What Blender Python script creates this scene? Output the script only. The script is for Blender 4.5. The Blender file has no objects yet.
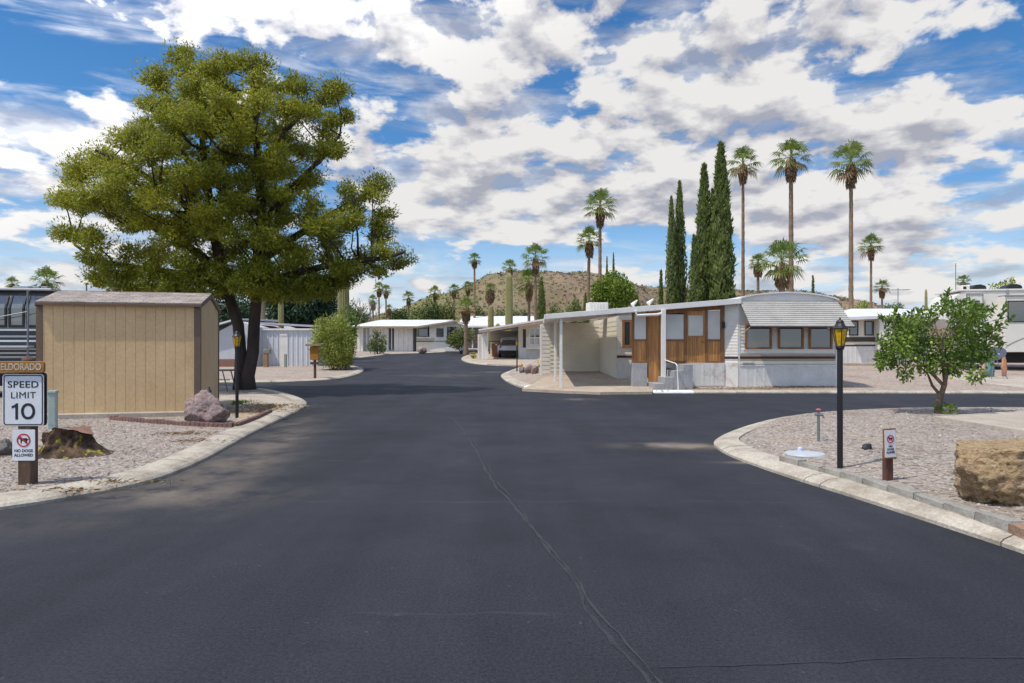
import bpy, bmesh, math, random
import numpy as np
from mathutils import Vector, Matrix, noise
from mathutils.geometry import tessellate_polygon
R = math.radians
C = bpy.context.scene.collection
sc = bpy.context.scene
FPX, CAMZ, HY, CX = 683.0, 1.65, 347.0, 512.0

# ------------------------------------------------------------------ terrain heights
def sm(x, a, b):
    t = min(1, max(0, (x-a)/(b-a))); return t*t*(3-2*t)
def gz(X, Y):                       # road level
    Y = min(Y, 115)
    if Y < 26: return 0.0
    if Y < 38: return 0.022*(Y-26)**2/24
    return 0.022*(Y-32)
def ez(X, Y):                       # yard of the trailer on the right climbs gently from the road
    return gz(X, Y) + 0.04*max(0, min(Y, 42)-24.6)*sm(X, -.6, 2.4)
YR = 0.085                          # yards stand this much over the road
def at(px, Y): return (px-CX)/FPX*Y
def hz(py, Y): return CAMZ+(HY-py)/FPX*Y
def gp(px, py, off=0.0, f=gz):      # ground point seen at a pixel of the photograph
    lo, hi = 1.0, 130.0
    for _ in range(50):
        Y = (lo+hi)/2
        z = f(at(px, Y), Y)+off
        if hz(py, Y) < z: hi = Y
        else: lo = Y
    return Vector((at(px, Y), Y, f(at(px, Y), Y)+off))

# ------------------------------------------------------------------ materials
def nt_new(name):
    m = bpy.data.materials.new(name); m.use_nodes = True
    nt = m.node_tree
    return m, nt, nt.nodes['Principled BSDF'], nt.nodes, nt.links
def ramp(nodes, stops):
    r = nodes.new('ShaderNodeValToRGB')
    e = r.color_ramp.elements
    while len(e) < len(stops): e.new(.5)
    for k, (p, c) in enumerate(stops):
        e[k].position = p; e[k].color = (*c, 1) if len(c) == 3 else c
    return r
def mat(name, c1, c2=None, scale=3.0, rough=.7, bump=0.0, detail=6, metal=0.0, stretch=(1, 1, 1), bscale=None, spec=.5, fine=0.0, lo=.32, hi=.68, island=0.0):
    m, nt, b, N, L = nt_new(name)
    b.inputs['Roughness'].default_value = rough; b.inputs['Metallic'].default_value = metal
    b.inputs['Specular IOR Level'].default_value = spec
    c2 = c2 or tuple(x*.8 for x in c1)
    tc = N.new('ShaderNodeTexCoord'); mp = N.new('ShaderNodeMapping'); mp.inputs['Scale'].default_value = stretch
    L.new(tc.outputs['Object'], mp.inputs['Vector'])
    n = N.new('ShaderNodeTexNoise'); n.inputs['Scale'].default_value = scale; n.inputs['Detail'].default_value = detail
    n.inputs['Roughness'].default_value = .62
    L.new(mp.outputs['Vector'], n.inputs['Vector'])
    r = ramp(N, [(lo, c2), (hi, c1)]); L.new(n.outputs['Fac'], r.inputs['Fac'])
    col = r.outputs['Color']
    if fine:
        n3 = N.new('ShaderNodeTexNoise'); n3.inputs['Scale'].default_value = scale*14; n3.inputs['Detail'].default_value = 3
        L.new(mp.outputs['Vector'], n3.inputs['Vector'])
        mx = N.new('ShaderNodeMix'); mx.data_type = 'RGBA'; mx.blend_type = 'OVERLAY'; mx.inputs['Factor'].default_value = fine
        L.new(col, mx.inputs['A']); L.new(n3.outputs['Color'], mx.inputs['B'])
        bw = N.new('ShaderNodeRGBToBW'); L.new(n3.outputs['Color'], bw.inputs['Color']); L.new(bw.outputs['Val'], mx.inputs['B'])
        col = mx.outputs['Result']
    if island:
        gi = N.new('ShaderNodeNewGeometry'); ri = ramp(N, [(0, (1-island,)*3), (1, (1+island,)*3)]); L.new(gi.outputs['Random Per Island'], ri.inputs[0])
        mi = N.new('ShaderNodeMix'); mi.data_type = 'RGBA'; mi.blend_type = 'MULTIPLY'; mi.inputs['Factor'].default_value = 1; L.new(col, mi.inputs['A']); L.new(ri.outputs[0], mi.inputs['B']); col = mi.outputs['Result']
    L.new(col, b.inputs['Base Color'])
    if bump:
        n2 = N.new('ShaderNodeTexNoise'); n2.inputs['Scale'].default_value = bscale or scale*6; n2.inputs['Detail'].default_value = 5
        L.new(mp.outputs['Vector'], n2.inputs['Vector'])
        bp = N.new('ShaderNodeBump'); bp.inputs['Strength'].default_value = bump; bp.inputs['Distance'].default_value = .02
        L.new(n2.outputs['Fac'], bp.inputs['Height']); L.new(bp.outputs['Normal'], b.inputs['Normal'])
    return m
def leafmat(name, cols, trans=.25, rough=.55, scale=.5):
    m, nt, b, N, L = nt_new(name)
    g = N.new('ShaderNodeNewGeometry')
    tc = N.new('ShaderNodeTexCoord'); n = N.new('ShaderNodeTexNoise'); n.inputs['Scale'].default_value = scale; n.inputs['Detail'].default_value = 3
    L.new(tc.outputs['Object'], n.inputs['Vector'])
    ad = N.new('ShaderNodeMath'); ad.operation = 'MULTIPLY_ADD'; ad.inputs[1].default_value = .55
    L.new(g.outputs['Random Per Island'], ad.inputs[0])
    mu = N.new('ShaderNodeMath'); mu.operation = 'MULTIPLY_ADD'; mu.inputs[1].default_value = 1.3; mu.inputs[2].default_value = -.42
    L.new(n.outputs['Fac'], mu.inputs[0]); L.new(mu.outputs[0], ad.inputs[2])
    k = len(cols)-1
    r = ramp(N, [(i/k, c) for i, c in enumerate(cols)]); L.new(ad.outputs[0], r.inputs['Fac'])
    L.new(r.outputs['Color'], b.inputs['Base Color'])
    b.inputs['Roughness'].default_value = rough; b.inputs['Specular IOR Level'].default_value = .3
    t = N.new('ShaderNodeBsdfTranslucent'); L.new(r.outputs['Color'], t.inputs['Color'])
    mx = N.new('ShaderNodeMixShader'); mx.inputs[0].default_value = trans
    out = N['Material Output']
    L.new(b.outputs[0], mx.inputs[1]); L.new(t.outputs[0], mx.inputs[2]); L.new(mx.outputs[0], out.inputs['Surface'])
    return m
def gravelmat(name, cols, scale=24, bump=.6, patch=None):
    m, nt, b, N, L = nt_new(name)
    tc = N.new('ShaderNodeTexCoord')
    v = N.new('ShaderNodeTexVoronoi'); v.inputs['Scale'].default_value = scale
    L.new(tc.outputs['Object'], v.inputs['Vector'])
    sp = N.new('ShaderNodeSeparateColor'); L.new(v.outputs['Color'], sp.inputs[0])
    k = len(cols)-1
    r = ramp(N, [(i/k, c) for i, c in enumerate(cols)]); L.new(sp.outputs[0], r.inputs['Fac'])
    n = N.new('ShaderNodeTexNoise'); n.inputs['Scale'].default_value = .55; n.inputs['Detail'].default_value = 6; n.inputs['Roughness'].default_value = .65
    L.new(tc.outputs['Object'], n.inputs['Vector'])
    r2 = ramp(N, [(.3, (.72, .66, .6)), (.5, (1, 1, 1)), (.72, (1.0, .9, .78))]); L.new(n.outputs['Fac'], r2.inputs['Fac'])
    mx = N.new('ShaderNodeMix'); mx.data_type = 'RGBA'; mx.blend_type = 'MULTIPLY'; mx.inputs['Factor'].default_value = .85
    L.new(r.outputs['Color'], mx.inputs['A']); L.new(r2.outputs['Color'], mx.inputs['B'])
    L.new(mx.outputs['Result'], b.inputs['Base Color'])
    b.inputs['Roughness'].default_value = .9
    bp = N.new('ShaderNodeBump'); bp.inputs['Strength'].default_value = bump; bp.inputs['Distance'].default_value = .03; bp.invert = True
    L.new(v.outputs['Distance'], bp.inputs['Height']); L.new(bp.outputs['Normal'], b.inputs['Normal'])
    return m
def flat(name, c, rough=.5, metal=0, spec=.5):
    return mat(name, c, tuple(x*.88 for x in c), 6, rough, metal=metal, spec=spec)

# ------------------------------------------------------------------ mesh builder
class MB:
    def __init__(s): s.v = []; s.f = []; s.mi = []; s.cur = 0
    def add(s, vs, fs):
        o = len(s.v); s.v += [tuple(p) for p in vs]
        for f in fs: s.f.append(tuple(i+o for i in f)); s.mi.append(s.cur)
        return s
    def box(s, x0, x1, y0, y1, z0, z1):
        return s.add([(x0,y0,z0),(x1,y0,z0),(x1,y1,z0),(x0,y1,z0),(x0,y0,z1),(x1,y0,z1),(x1,y1,z1),(x0,y1,z1)],
                     [(3,2,1,0),(4,5,6,7),(0,1,5,4),(1,2,6,5),(2,3,7,6),(3,0,4,7)])
    def hexa(s, P): # 8 points: bottom 4 ccw, top 4 ccw
        return s.add(P, [(3,2,1,0),(4,5,6,7),(0,1,5,4),(1,2,6,5),(2,3,7,6),(3,0,4,7)])
    def quad(s, a, b, c, d): return s.add([a,b,c,d], [(0,1,2,3)])
    def tube(s, pts, rad, n=8, cap=True, jit=0, rnd=None):
        pts = [Vector(p) for p in pts]; k = len(pts)
        if not hasattr(rad, '__len__'): rad = [rad]*k
        vs = []; up = None
        for i, p in enumerate(pts):
            d = (pts[min(i+1, k-1)]-pts[max(i-1, 0)]).normalized()
            if up is None:
                up = d.orthogonal().normalized()
            up = (up-d*up.dot(d)).normalized(); w = d.cross(up)
            for j in range(n):
                a = 2*math.pi*j/n
                r = rad[i]*(1+(rnd.uniform(-jit, jit) if rnd else 0))
                vs.append(p+(up*math.cos(a)+w*math.sin(a))*r)
        fs = [(i*n+j, i*n+(j+1)%n, (i+1)*n+(j+1)%n, (i+1)*n+j) for i in range(k-1) for j in range(n)]
        if cap: fs += [tuple(range(n-1, -1, -1)), tuple(range((k-1)*n, k*n))]
        return s.add(vs, fs)
    def lathe(s, prof, n=16, c=(0,0,0)):
        vs = [(c[0]+r*math.cos(2*math.pi*j/n), c[1]+r*math.sin(2*math.pi*j/n), c[2]+z) for r, z in prof for j in range(n)]
        k = len(prof)
        fs = [(i*n+j, i*n+(j+1)%n, (i+1)*n+(j+1)%n, (i+1)*n+j) for i in range(k-1) for j in range(n)]
        fs += [tuple(range(n-1,-1,-1)), tuple(range((k-1)*n, k*n))]
        return s.add(vs, fs)
    def prism(s, poly, y0, y1):            # polygon in (x, z) extruded along y
        n = len(poly)
        vs = [(x, y0, z) for x, z in poly]+[(x, y1, z) for x, z in poly]
        fs = [tuple(range(n)), tuple(range(2*n-1, n-1, -1))]+[(i, i+n, (i+1)%n+n, (i+1)%n) for i in range(n)]
        return s.add(vs, fs)
    def prism_x(s, poly, x0, x1):          # polygon in (y, z) extruded along x
        n = len(poly)
        vs = [(x0, y, z) for y, z in poly]+[(x1, y, z) for y, z in poly]
        fs = [tuple(range(n-1,-1,-1)), tuple(range(n, 2*n))]+[(i, (i+1)%n, (i+1)%n+n, i+n) for i in range(n)]
        return s.add(vs, fs)
    def laps(s, x0, x1, y, z0, z1, lap=.115, d=.016, top=None):   # lap siding facing -y
        n = max(1, round((z1-z0)/lap)); h = (z1-z0)/n
        for i in range(n):
            a, b = z0+i*h, z0+(i+1)*h
            s.quad((x0,y-d,a),(x1,y-d,a),(x1,y,b),(x0,y,b))
            s.quad((x0,y,a),(x1,y,a),(x1,y-d,a),(x0,y-d,a))
        return s
    def laps_x(s, y0, y1, x, z0, z1, lap=.115, d=.016, sgn=-1):   # facing -x or +x
        n = max(1, round((z1-z0)/lap)); h = (z1-z0)/n
        for i in range(n):
            a, b = z0+i*h, z0+(i+1)*h
            s.quad((x+sgn*d,y0,a),(x+sgn*d,y1,a),(x,y1,b),(x,y0,b))
            s.quad((x,y0,a),(x,y1,a),(x+sgn*d,y1,a),(x+sgn*d,y0,a))
        return s
    def corrug(s, x0, x1, y, z0, z1, pitch=.15, d=.02):           # vertical ribs facing -y
        n = max(1, round((x1-x0)/pitch)); p = (x1-x0)/n
        for i in range(n):
            a = x0+i*p
            xs = [a, a+p*.62, a+p*.72, a+p*.9, a+p]; ys = [y, y, y-d, y-d, y]
            for k in range(4): s.quad((xs[k],ys[k],z0),(xs[k+1],ys[k+1],z0),(xs[k+1],ys[k+1],z1),(xs[k],ys[k],z1))
        return s
    def build(s, name, m, parent=None, smooth=False, bevel=0):
        me = bpy.data.meshes.new(name); me.from_pydata(s.v, [], s.f)
        ms = m if isinstance(m, (list, tuple)) else [m]
        for x in ms: me.materials.append(x)
        if len(ms) > 1: me.polygons.foreach_set('material_index', s.mi)
        bm = bmesh.new(); bm.from_mesh(me)
        if smooth or bevel: bmesh.ops.recalc_face_normals(bm, faces=bm.faces)
        bm.to_mesh(me); bm.free()
        if smooth: me.polygons.foreach_set('use_smooth', [True]*len(me.polygons))
        me.update()
        o = bpy.data.objects.new(name, me); C.objects.link(o)
        if parent: o.parent = parent
        if bevel:
            b = o.modifiers.new('bevel', 'BEVEL'); b.width = bevel; b.segments = 2; b.limit_method = 'ANGLE'; b.harden_normals = False
        return o
def arr_obj(name, V, k, m, parent=None):     # V: (n*k, 3) points of n faces with k corners each
    n = len(V)//k
    me = bpy.data.meshes.new(name)
    me.vertices.add(n*k); me.vertices.foreach_set('co', np.asarray(V, dtype=np.float32).ravel())
    me.loops.add(n*k); me.loops.foreach_set('vertex_index', np.arange(n*k, dtype=np.int32))
    me.polygons.add(n); me.polygons.foreach_set('loop_start', np.arange(0, n*k, k, dtype=np.int32))
    me.materials.append(m); me.update(calc_edges=True); me.validate()
    o = bpy.data.objects.new(name, me); C.objects.link(o)
    if parent: o.parent = parent
    return o
def tag(o, label=None, cat=None, group=None, kind=None):
    if label: o['label'] = label
    if cat: o['category'] = cat
    if group: o['group'] = group
    if kind: o['kind'] = kind
    return o
def thing(name, label, cat, loc=(0,0,0), rz=0, group=None):
    o = bpy.data.objects.new(name, None); C.objects.link(o); o.empty_display_size = .3
    o.location = loc; o.rotation_euler = (0, 0, rz)
    return tag(o, label, cat, group)
def struct(o): o['kind'] = 'structure'; return o
def dup(root, loc, rz, label, group=None):
    r = root.copy(); C.objects.link(r); r.location = loc; r.rotation_euler = (0, 0, rz); r['label'] = label
    if group: r['group'] = group
    for ch in list(root.children):
        c = ch.copy(); C.objects.link(c); c.parent = r
        for g in ch.children:
            d = g.copy(); C.objects.link(d); d.parent = c
    return r
def text(name, s, size, m, parent, loc, rot=(math.pi/2, 0, 0), bold=0.0, sx=1.0, align='CENTER', space=1.0, fit=None):
    cu = bpy.data.curves.new(name, 'FONT'); cu.body = s; cu.size = size; cu.align_x = align; cu.align_y = 'CENTER'
    cu.extrude = .0015; cu.offset = bold; cu.space_character = space
    t = bpy.data.objects.new(name, cu); C.objects.link(t)
    dg = bpy.context.evaluated_depsgraph_get(); dg.update()
    me = bpy.data.meshes.new_from_object(t.evaluated_get(dg))
    bpy.data.objects.remove(t)
    me.materials.clear(); me.materials.append(m)
    o = bpy.data.objects.new(name, me); C.objects.link(o); o.parent = parent
    if fit:
        xs = [v.co.x for v in me.vertices]; sx = fit/(max(xs)-min(xs))
    o.location = loc; o.rotation_euler = rot; o.scale = (sx, 1, 1)
    return o

# ------------------------------------------------------------------ foliage helpers
def unit(a): return a/np.maximum(np.linalg.norm(a, axis=1, keepdims=True), 1e-9)
def leaves(P, D, L, W, rng, N=None, nj=.42):      # diamond leaves at P pointing along D
    n = len(P); D = unit(D)
    if N is None: S = unit(np.cross(D, rng.normal(size=(n, 3))))
    else:
        M = unit(unit(N)+rng.normal(size=(n, 3))*nj); D = unit(D-M*(D*M).sum(1, keepdims=True)*.8); S = unit(np.cross(D, M))
    Ls = (L*rng.uniform(.6, 1.25, (n, 1))); Ws = (W*rng.uniform(.7, 1.3, (n, 1)))
    V = np.empty((n, 4, 3))
    V[:, 0] = P; V[:, 1] = P+D*Ls*.45+S*Ws*.5; V[:, 2] = P+D*Ls; V[:, 3] = P+D*Ls*.45-S*Ws*.5
    return V.reshape(-1, 3)
def puff(c, r, n, rng, shell=.45, up=0.5, flatb=0.0):  # leaf roots and directions in an ellipsoid
    d = unit(rng.normal(size=(n, 3)))
    if flatb: d[:, 2] = np.where(d[:, 2] < 0, d[:, 2]*(1-flatb), d[:, 2])
    u = shell+(1-shell)*rng.uniform(0, 1, (n, 1))**.6
    P = np.array(c)+d*u*np.array(r)
    D = d+rng.normal(size=(n, 3))*.45; D[:, 2] += up; puff.N = d+np.array([0, 0, .45])
    return P, D
def bush_mesh(name, clumps, per, L, W, m, parent, seed, up=.5, shell=.35):
    rng = np.random.default_rng(seed); out = []
    for c, r in clumps:
        k = max(20, int(per*(r[0]*r[1]+r[0]*r[2]+r[1]*r[2])/3))
        P, D = puff(c, r, k, rng, shell, up); out.append(leaves(P, D, L, W, rng, puff.N))
    return arr_obj(name, np.concatenate(out), 4, m, parent)
# ================================================================== camera, light, sky
cam = bpy.data.cameras.new('camera'); co = bpy.data.objects.new('camera', cam); C.objects.link(co)
co.location = (0, 0, CAMZ); co.rotation_euler = (R(90), 0, 0)
cam.sensor_width = 36; cam.lens = 36*FPX/1024; cam.shift_y = (HY-341.5)/1024; cam.clip_end = 6000; cam.clip_start = .05
sc.camera = co
SUNEL = R(62); SUND = Vector((-.87*math.cos(SUNEL), -.493*math.cos(SUNEL), math.sin(SUNEL)))
sl = bpy.data.lights.new('sun', 'SUN'); sl.energy = 3.5; sl.angle = R(.5); sl.color = (1, .94, .84)
so = bpy.data.objects.new('sun', sl); C.objects.link(so); so.rotation_euler = (-SUND).to_track_quat('-Z', 'Y').to_euler(); so.location = (-20, -10, 40)
sc.view_settings.view_transform = 'Standard'; sc.view_settings.look = 'None'; sc.view_settings.exposure = .15; sc.view_settings.gamma = 1
sc.view_settings.use_curve_mapping = False
sc.cycles.max_bounces = 8; sc.cycles.transparent_max_bounces = 8; sc.cycles.use_denoising = True
try: sc.cycles.denoiser = 'OPENIMAGEDENOISE'
except Exception: pass
sc.cycles.sample_clamp_indirect = 6

w = bpy.data.worlds.new('World'); sc.world = w; w.use_nodes = True
nt = w.node_tree; N = nt.nodes; L = nt.links; N.clear()
out = N.new('ShaderNodeOutputWorld')
sky = N.new('ShaderNodeTexSky'); sky.sky_type = 'NISHITA'; sky.sun_disc = False
sky.sun_elevation = SUNEL; sky.sun_rotation = math.atan2(SUND.x, SUND.y); sky.altitude = 800; sky.air_density = 1.0; sky.dust_density = .15; sky.ozone_density = 2.5
tc = N.new('ShaderNodeTexCoord')
sep = N.new('ShaderNodeSeparateXYZ'); L.new(tc.outputs['Generated'], sep.inputs[0])
def mth(op, a, b=None, c=None, clamp=False):
    n = N.new('ShaderNodeMath'); n.operation = op; n.use_clamp = clamp
    for i, x in enumerate((a, b, c)):
        if x is None: continue
        if isinstance(x, (int, float)): n.inputs[i].default_value = x
        else: L.new(x, n.inputs[i])
    return n.outputs[0]
az = mth('ARCTAN2', sep.outputs['X'], sep.outputs['Y']); el = mth('ARCSINE', sep.outputs['Z'])
elp = mth('MAXIMUM', el, 0.0)
def cloudvec(del_):
    e = mth('ADD', elp, del_) if del_ else elp
    den = mth('ADD', e, .20)
    u = mth('MULTIPLY', az, 2.3)
    v = mth('MULTIPLY', mth('LOGARITHM', den, 2.718), 2.25)
    cb = N.new('ShaderNodeCombineXYZ'); L.new(u, cb.inputs[0]); L.new(v, cb.inputs[1]); cb.inputs[2].default_value = 3.7
    return cb.outputs[0]
def fbm(vec, scale, detail, rough, dist=0.0):
    n = N.new('ShaderNodeTexNoise'); n.inputs['Scale'].default_value = scale; n.inputs['Detail'].default_value = detail
    n.inputs['Roughness'].default_value = rough; n.inputs['Distortion'].default_value = dist
    L.new(vec, n.inputs['Vector']); return n.outputs['Fac']
v0 = cloudvec(0); v1 = cloudvec(.02); v2 = cloudvec(.05)
n0 = fbm(v0, 4.6, 12, .56, .1)
n1 = fbm(v1, 4.6, 8, .54, .1); n2 = fbm(v2, 4.6, 5, .5, .1)
# banks of cloud and gaps of blue, by bearing and height above the horizon: (px, py, rx, ry, weight)
blobs = [(270,30,150,34,.24),(470,45,110,38,.20),(105,100,32,18,.20),(60,140,90,34,.20),(40,200,70,34,.16),(425,170,90,60,.17),
 (560,25,60,30,.12),(740,45,150,48,.20),(640,120,120,50,.18),(760,120,90,45,.16),(900,10,60,22,.16),(960,110,90,34,.22),(880,140,70,26,.2),
 (650,200,110,26,.20),(770,212,60,24,.22),(860,222,90,26,.24),(1000,205,40,16,.18),(590,215,70,18,.2),(480,150,60,40,.14),(430,200,60,28,.16),(930,262,90,14,.16),(800,250,90,10,.14),(720,190,200,60,.08),(100,250,120,30,.12),(480,235,60,12,.14),(450,285,70,9,.2),(330,295,60,10,.2),(620,268,50,7,.2),(560,240,30,6,.14),(900,290,120,9,.2),(60,280,80,10,.2),(740,275,60,8,.16),
 (60,60,110,36,-.20),(330,80,90,22,-.18),(420,95,45,22,-.16),(975,45,60,26,-.22),(575,88,50,16,-.16),(530,255,110,22,-.16),(660,252,60,14,-.14),
 (740,246,50,9,-.1),(860,90,45,14,-.16),(20,20,60,30,-.08),(700,75,30,12,-.06),(380,240,70,20,-.03)]
tot = None
for px, py, rx, ry, wt in blobs:
    a0 = math.atan((px-CX)/FPX); e0 = math.atan((HY-py)/FPX*math.cos(a0))
    sx = rx/FPX*math.cos(a0)**2; sy = ry/FPX
    dx = mth('DIVIDE', mth('SUBTRACT', az, a0), sx); dy = mth('DIVIDE', mth('SUBTRACT', el, e0), sy)
    r2 = mth('ADD', mth('MULTIPLY', dx, dx), mth('MULTIPLY', dy, dy))
    g = mth('MULTIPLY', mth('POWER', 2.718, mth('MULTIPLY', r2, -.7)), wt*.54)
    tot = g if tot is None else mth('ADD', tot, g)
dens = mth('ADD', n0, tot)
def mapr(x, a, b, c=0.0, d=1.0, smooth=True):
    n = N.new('ShaderNodeMapRange'); n.interpolation_type = 'SMOOTHSTEP' if smooth else 'LINEAR'
    n.inputs['From Min'].default_value = a; n.inputs['From Max'].default_value = b; n.inputs['To Min'].default_value = c; n.inputs['To Max'].default_value = d
    L.new(x, n.inputs['Value']); return n.outputs[0]
mask = mapr(dens, .522, .635)
vs_ = N.new('ShaderNodeMapping'); vs_.inputs['Scale'].default_value = (.7, 2.2, 1); L.new(v0, vs_.inputs['Vector'])
thin = mth('MULTIPLY', mapr(mth('ADD', fbm(vs_.outputs[0], 2.2, 10, .6, .6), mth('MULTIPLY', tot, .8)), .46, .72), .72)       # high thin veil
mask = mth('MAXIMUM', mask, thin)
# self shading: cloud above the point -> greyer base
over = mth('ADD', mth('MULTIPLY', mth('SUBTRACT', n1, n0), 2.2), mth('MULTIPLY', mth('SUBTRACT', n2, n0), 1.6))
thick = mapr(dens, .56, .84)
billow = mth('MULTIPLY', mth('SUBTRACT', fbm(v0, 8, 8, .62, .4), .5), 1.1)
shade = mth('ADD', mth('MULTIPLY', over, 2.4), mth('MULTIPLY', thick, .42))
shade = mth('ADD', shade, billow)
shade = mapr(shade, -.30, 1.15, smooth=False)
cr = N.new('ShaderNodeValToRGB'); e = cr.color_ramp.elements
e[0].position = 0; e[0].color = (.98, .97, .96, 1); e[1].position = 1; e[1].color = (.47, .49, .57, 1)
k = cr.color_ramp.elements.new(.5); k.color = (.72, .72, .76, 1)
L.new(shade, cr.inputs[0])
b1 = N.new('ShaderNodeBackground'); L.new(sky.outputs[0], b1.inputs['Color']); b1.inputs['Strength'].default_value = .125
hs = N.new('ShaderNodeHueSaturation'); hs.inputs['Saturation'].default_value = 1.3; L.new(sky.outputs[0], hs.inputs['Color']); hz_ = N.new('ShaderNodeMix'); hz_.data_type = 'RGBA'; hz_.inputs['B'].default_value = (4.6, 5.3, 6.2, 1)
L.new(mapr(el, 0.0, .2, .9, 0.0), hz_.inputs['Factor']); L.new(hs.outputs[0], hz_.inputs['A']); L.new(hz_.outputs['Result'], b1.inputs['Color'])
b2 = N.new('ShaderNodeBackground'); L.new(cr.outputs[0], b2.inputs['Color']); 
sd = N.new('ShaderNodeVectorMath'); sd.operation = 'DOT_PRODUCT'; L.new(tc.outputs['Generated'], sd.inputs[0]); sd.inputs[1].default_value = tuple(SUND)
near = mapr(sd.outputs['Value'], .05, .95)          # clouds brightened round the sun, as added fill from behind the camera
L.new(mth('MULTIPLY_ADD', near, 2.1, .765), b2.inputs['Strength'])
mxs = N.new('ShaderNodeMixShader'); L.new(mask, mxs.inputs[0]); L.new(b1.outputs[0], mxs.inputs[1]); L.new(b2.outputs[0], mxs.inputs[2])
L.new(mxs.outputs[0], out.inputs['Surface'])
# ================================================================== materials of the place
M_asph = None
def asphalt():
    m, nt, b, N, L = nt_new('asphalt')
    tc = N.new('ShaderNodeTexCoord'); o = tc.outputs['Object']
    def nz(sc, det=5, rough=.6, st=None):
        n = N.new('ShaderNodeTexNoise'); n.inputs['Scale'].default_value = sc; n.inputs['Detail'].default_value = det; n.inputs['Roughness'].default_value = rough
        if st:
            mp = N.new('ShaderNodeMapping'); mp.inputs['Scale'].default_value = st; L.new(o, mp.inputs['Vector']); L.new(mp.outputs[0], n.inputs['Vector'])
        else: L.new(o, n.inputs['Vector'])
        return n.outputs['Fac']
    def mix(a, bcol, f, mode='MIX'):
        x = N.new('ShaderNodeMix'); x.data_type = 'RGBA'; x.blend_type = mode
        for key, v in (('A', a), ('B', bcol), ('Factor', f)):
            if isinstance(v, (int, float)): x.inputs[key].default_value = v
            elif isinstance(v, tuple): x.inputs[key].default_value = (*v, 1)
            else: L.new(v, x.inputs[key])
        return x.outputs['Result']
    def mm(op, a, bb=None):
        n = N.new('ShaderNodeMath'); n.operation = op
        for i, x in enumerate((a, bb)):
            if x is None: continue
            if isinstance(x, (int, float)): n.inputs[i].default_value = x
            else: L.new(x, n.inputs[i])
        return n.outputs[0]
    base = ramp(N, [(.3, (.0165, .018, .024)), (.7, (.027, .0295, .038))]); L.new(nz(.35, 6), base.inputs[0])
    c = base.outputs[0]
    pt = ramp(N, [(.36, (.72, .72, .73)), (.44, (1, 1, 1)), (.60, (1, 1, 1)), (.66, (1.3, 1.29, 1.27))]); L.new(nz(.55, 7, .7), pt.inputs[0]); c = mix(c, pt.outputs[0], .75, 'MULTIPLY')
    sk = ramp(N, [(.70, (1, 1, 1)), (.76, (3.2, 3.1, 2.9))]); L.new(nz(16, 2, .5), sk.inputs[0]); c = mix(c, sk.outputs[0], .5, 'MULTIPLY')
    # lengthwise tyre polish and sealer streaks
    st = ramp(N, [(.42, (.78, .78, .78)), (.6, (1.22, 1.22, 1.22))]); L.new(nz(1.0, 5, .6, (1.1, .06, 1)), st.inputs[0])
    c = mix(c, st.outputs[0], .55, 'MULTIPLY')
    fs = ramp(N, [(.35, (.45, .45, .45)), (.65, (1.6, 1.6, 1.63))]); L.new(nz(48, 4, .75), fs.inputs[0])
    c = mix(c, fs.outputs[0], .8, 'MULTIPLY')
    sp = N.new('ShaderNodeSeparateXYZ'); L.new(o, sp.inputs[0])
    # sealer lap lines across the road
    for y, wd, x0, x1 in ((9.9, .03, -3.5, 6), (8.3, .02, 0, 9), (7.3, .028, -2.2, 4.5), (14.6, .04, -5, 3), (4.2, .016, -1.0, .4)):
        wob = mm('MULTIPLY', mm('SUBTRACT', nz(.5, 4), .5), .5)
        d = mm('ABSOLUTE', mm('SUBTRACT', mm('ADD', sp.outputs['Y'], wob), y))
        brk = N.new('ShaderNodeMapRange'); brk.inputs['From Min'].default_value = .48; brk.inputs['From Max'].default_value = .62; L.new(nz(.9, 5), brk.inputs['Value'])
        f = mm('MULTIPLY', mm('MULTIPLY', mm('LESS_THAN', d, wd), brk.outputs[0]), mm('MULTIPLY', mm('GREATER_THAN', sp.outputs['X'], x0), mm('LESS_THAN', sp.outputs['X'], x1)))
        c = mix(c, (.062, .064, .07), mm('MULTIPLY', f, mm('MULTIPLY', nz(3, 4), .75)))
    # dust washed off the yards: gutter left, corners right
    for (x, y, rx, ry, amt) in ((-3.9, 7.6, 1.2, .6, .6), (-3.8, 9.2, .6, 1.4, .6), (-4.1, 11.8, .5, 2, .6), (-4.7, 14.8, .4, 1.8, .35), (-5.6, 6.3, 1.6, .4, .3), (2.75, 11.35, .75, .3, 1.3), (3.65, 9.75, .5, .1, 1.3), (2.1, 21.5, .5, .5, .5), (-3.5, 37, 2, 1, .35), (-.9, 40, 1.4, .5, .6),(2.5, 11.6, .5, .2, .8)):
        dx = mm('DIVIDE', mm('SUBTRACT', sp.outputs['X'], x), rx); dy = mm('DIVIDE', mm('SUBTRACT', sp.outputs['Y'], y), ry)
        r2 = mm('ADD', mm('MULTIPLY', dx, dx), mm('MULTIPLY', dy, dy))
        g = mm('POWER', 2.718, mm('MULTIPLY', r2, -1.0))
        n = ramp(N, [(.36, (0, 0, 0)), (.6, (1, 1, 1))]); L.new(nz(1.6, 9, .68, (1, .8, 1)), n.inputs[0])
        f = mm('MULTIPLY', mm('MULTIPLY', g, n.outputs[0]), amt); f = mm('MINIMUM', f, .9)
        c = mix(c, (.20, .165, .13), f)
    L.new(c, b.inputs['Base Color'])
    rr = ramp(N, [(.3, (.68,)*3), (.7, (.9,)*3)]); L.new(nz(.8, 6), rr.inputs[0]); L.new(rr.outputs[0], b.inputs['Roughness'])
    b.inputs['Specular IOR Level'].default_value = .3
    bp = N.new('ShaderNodeBump'); bp.inputs['Strength'].default_value = .45; bp.inputs['Distance'].default_value = .006
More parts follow.
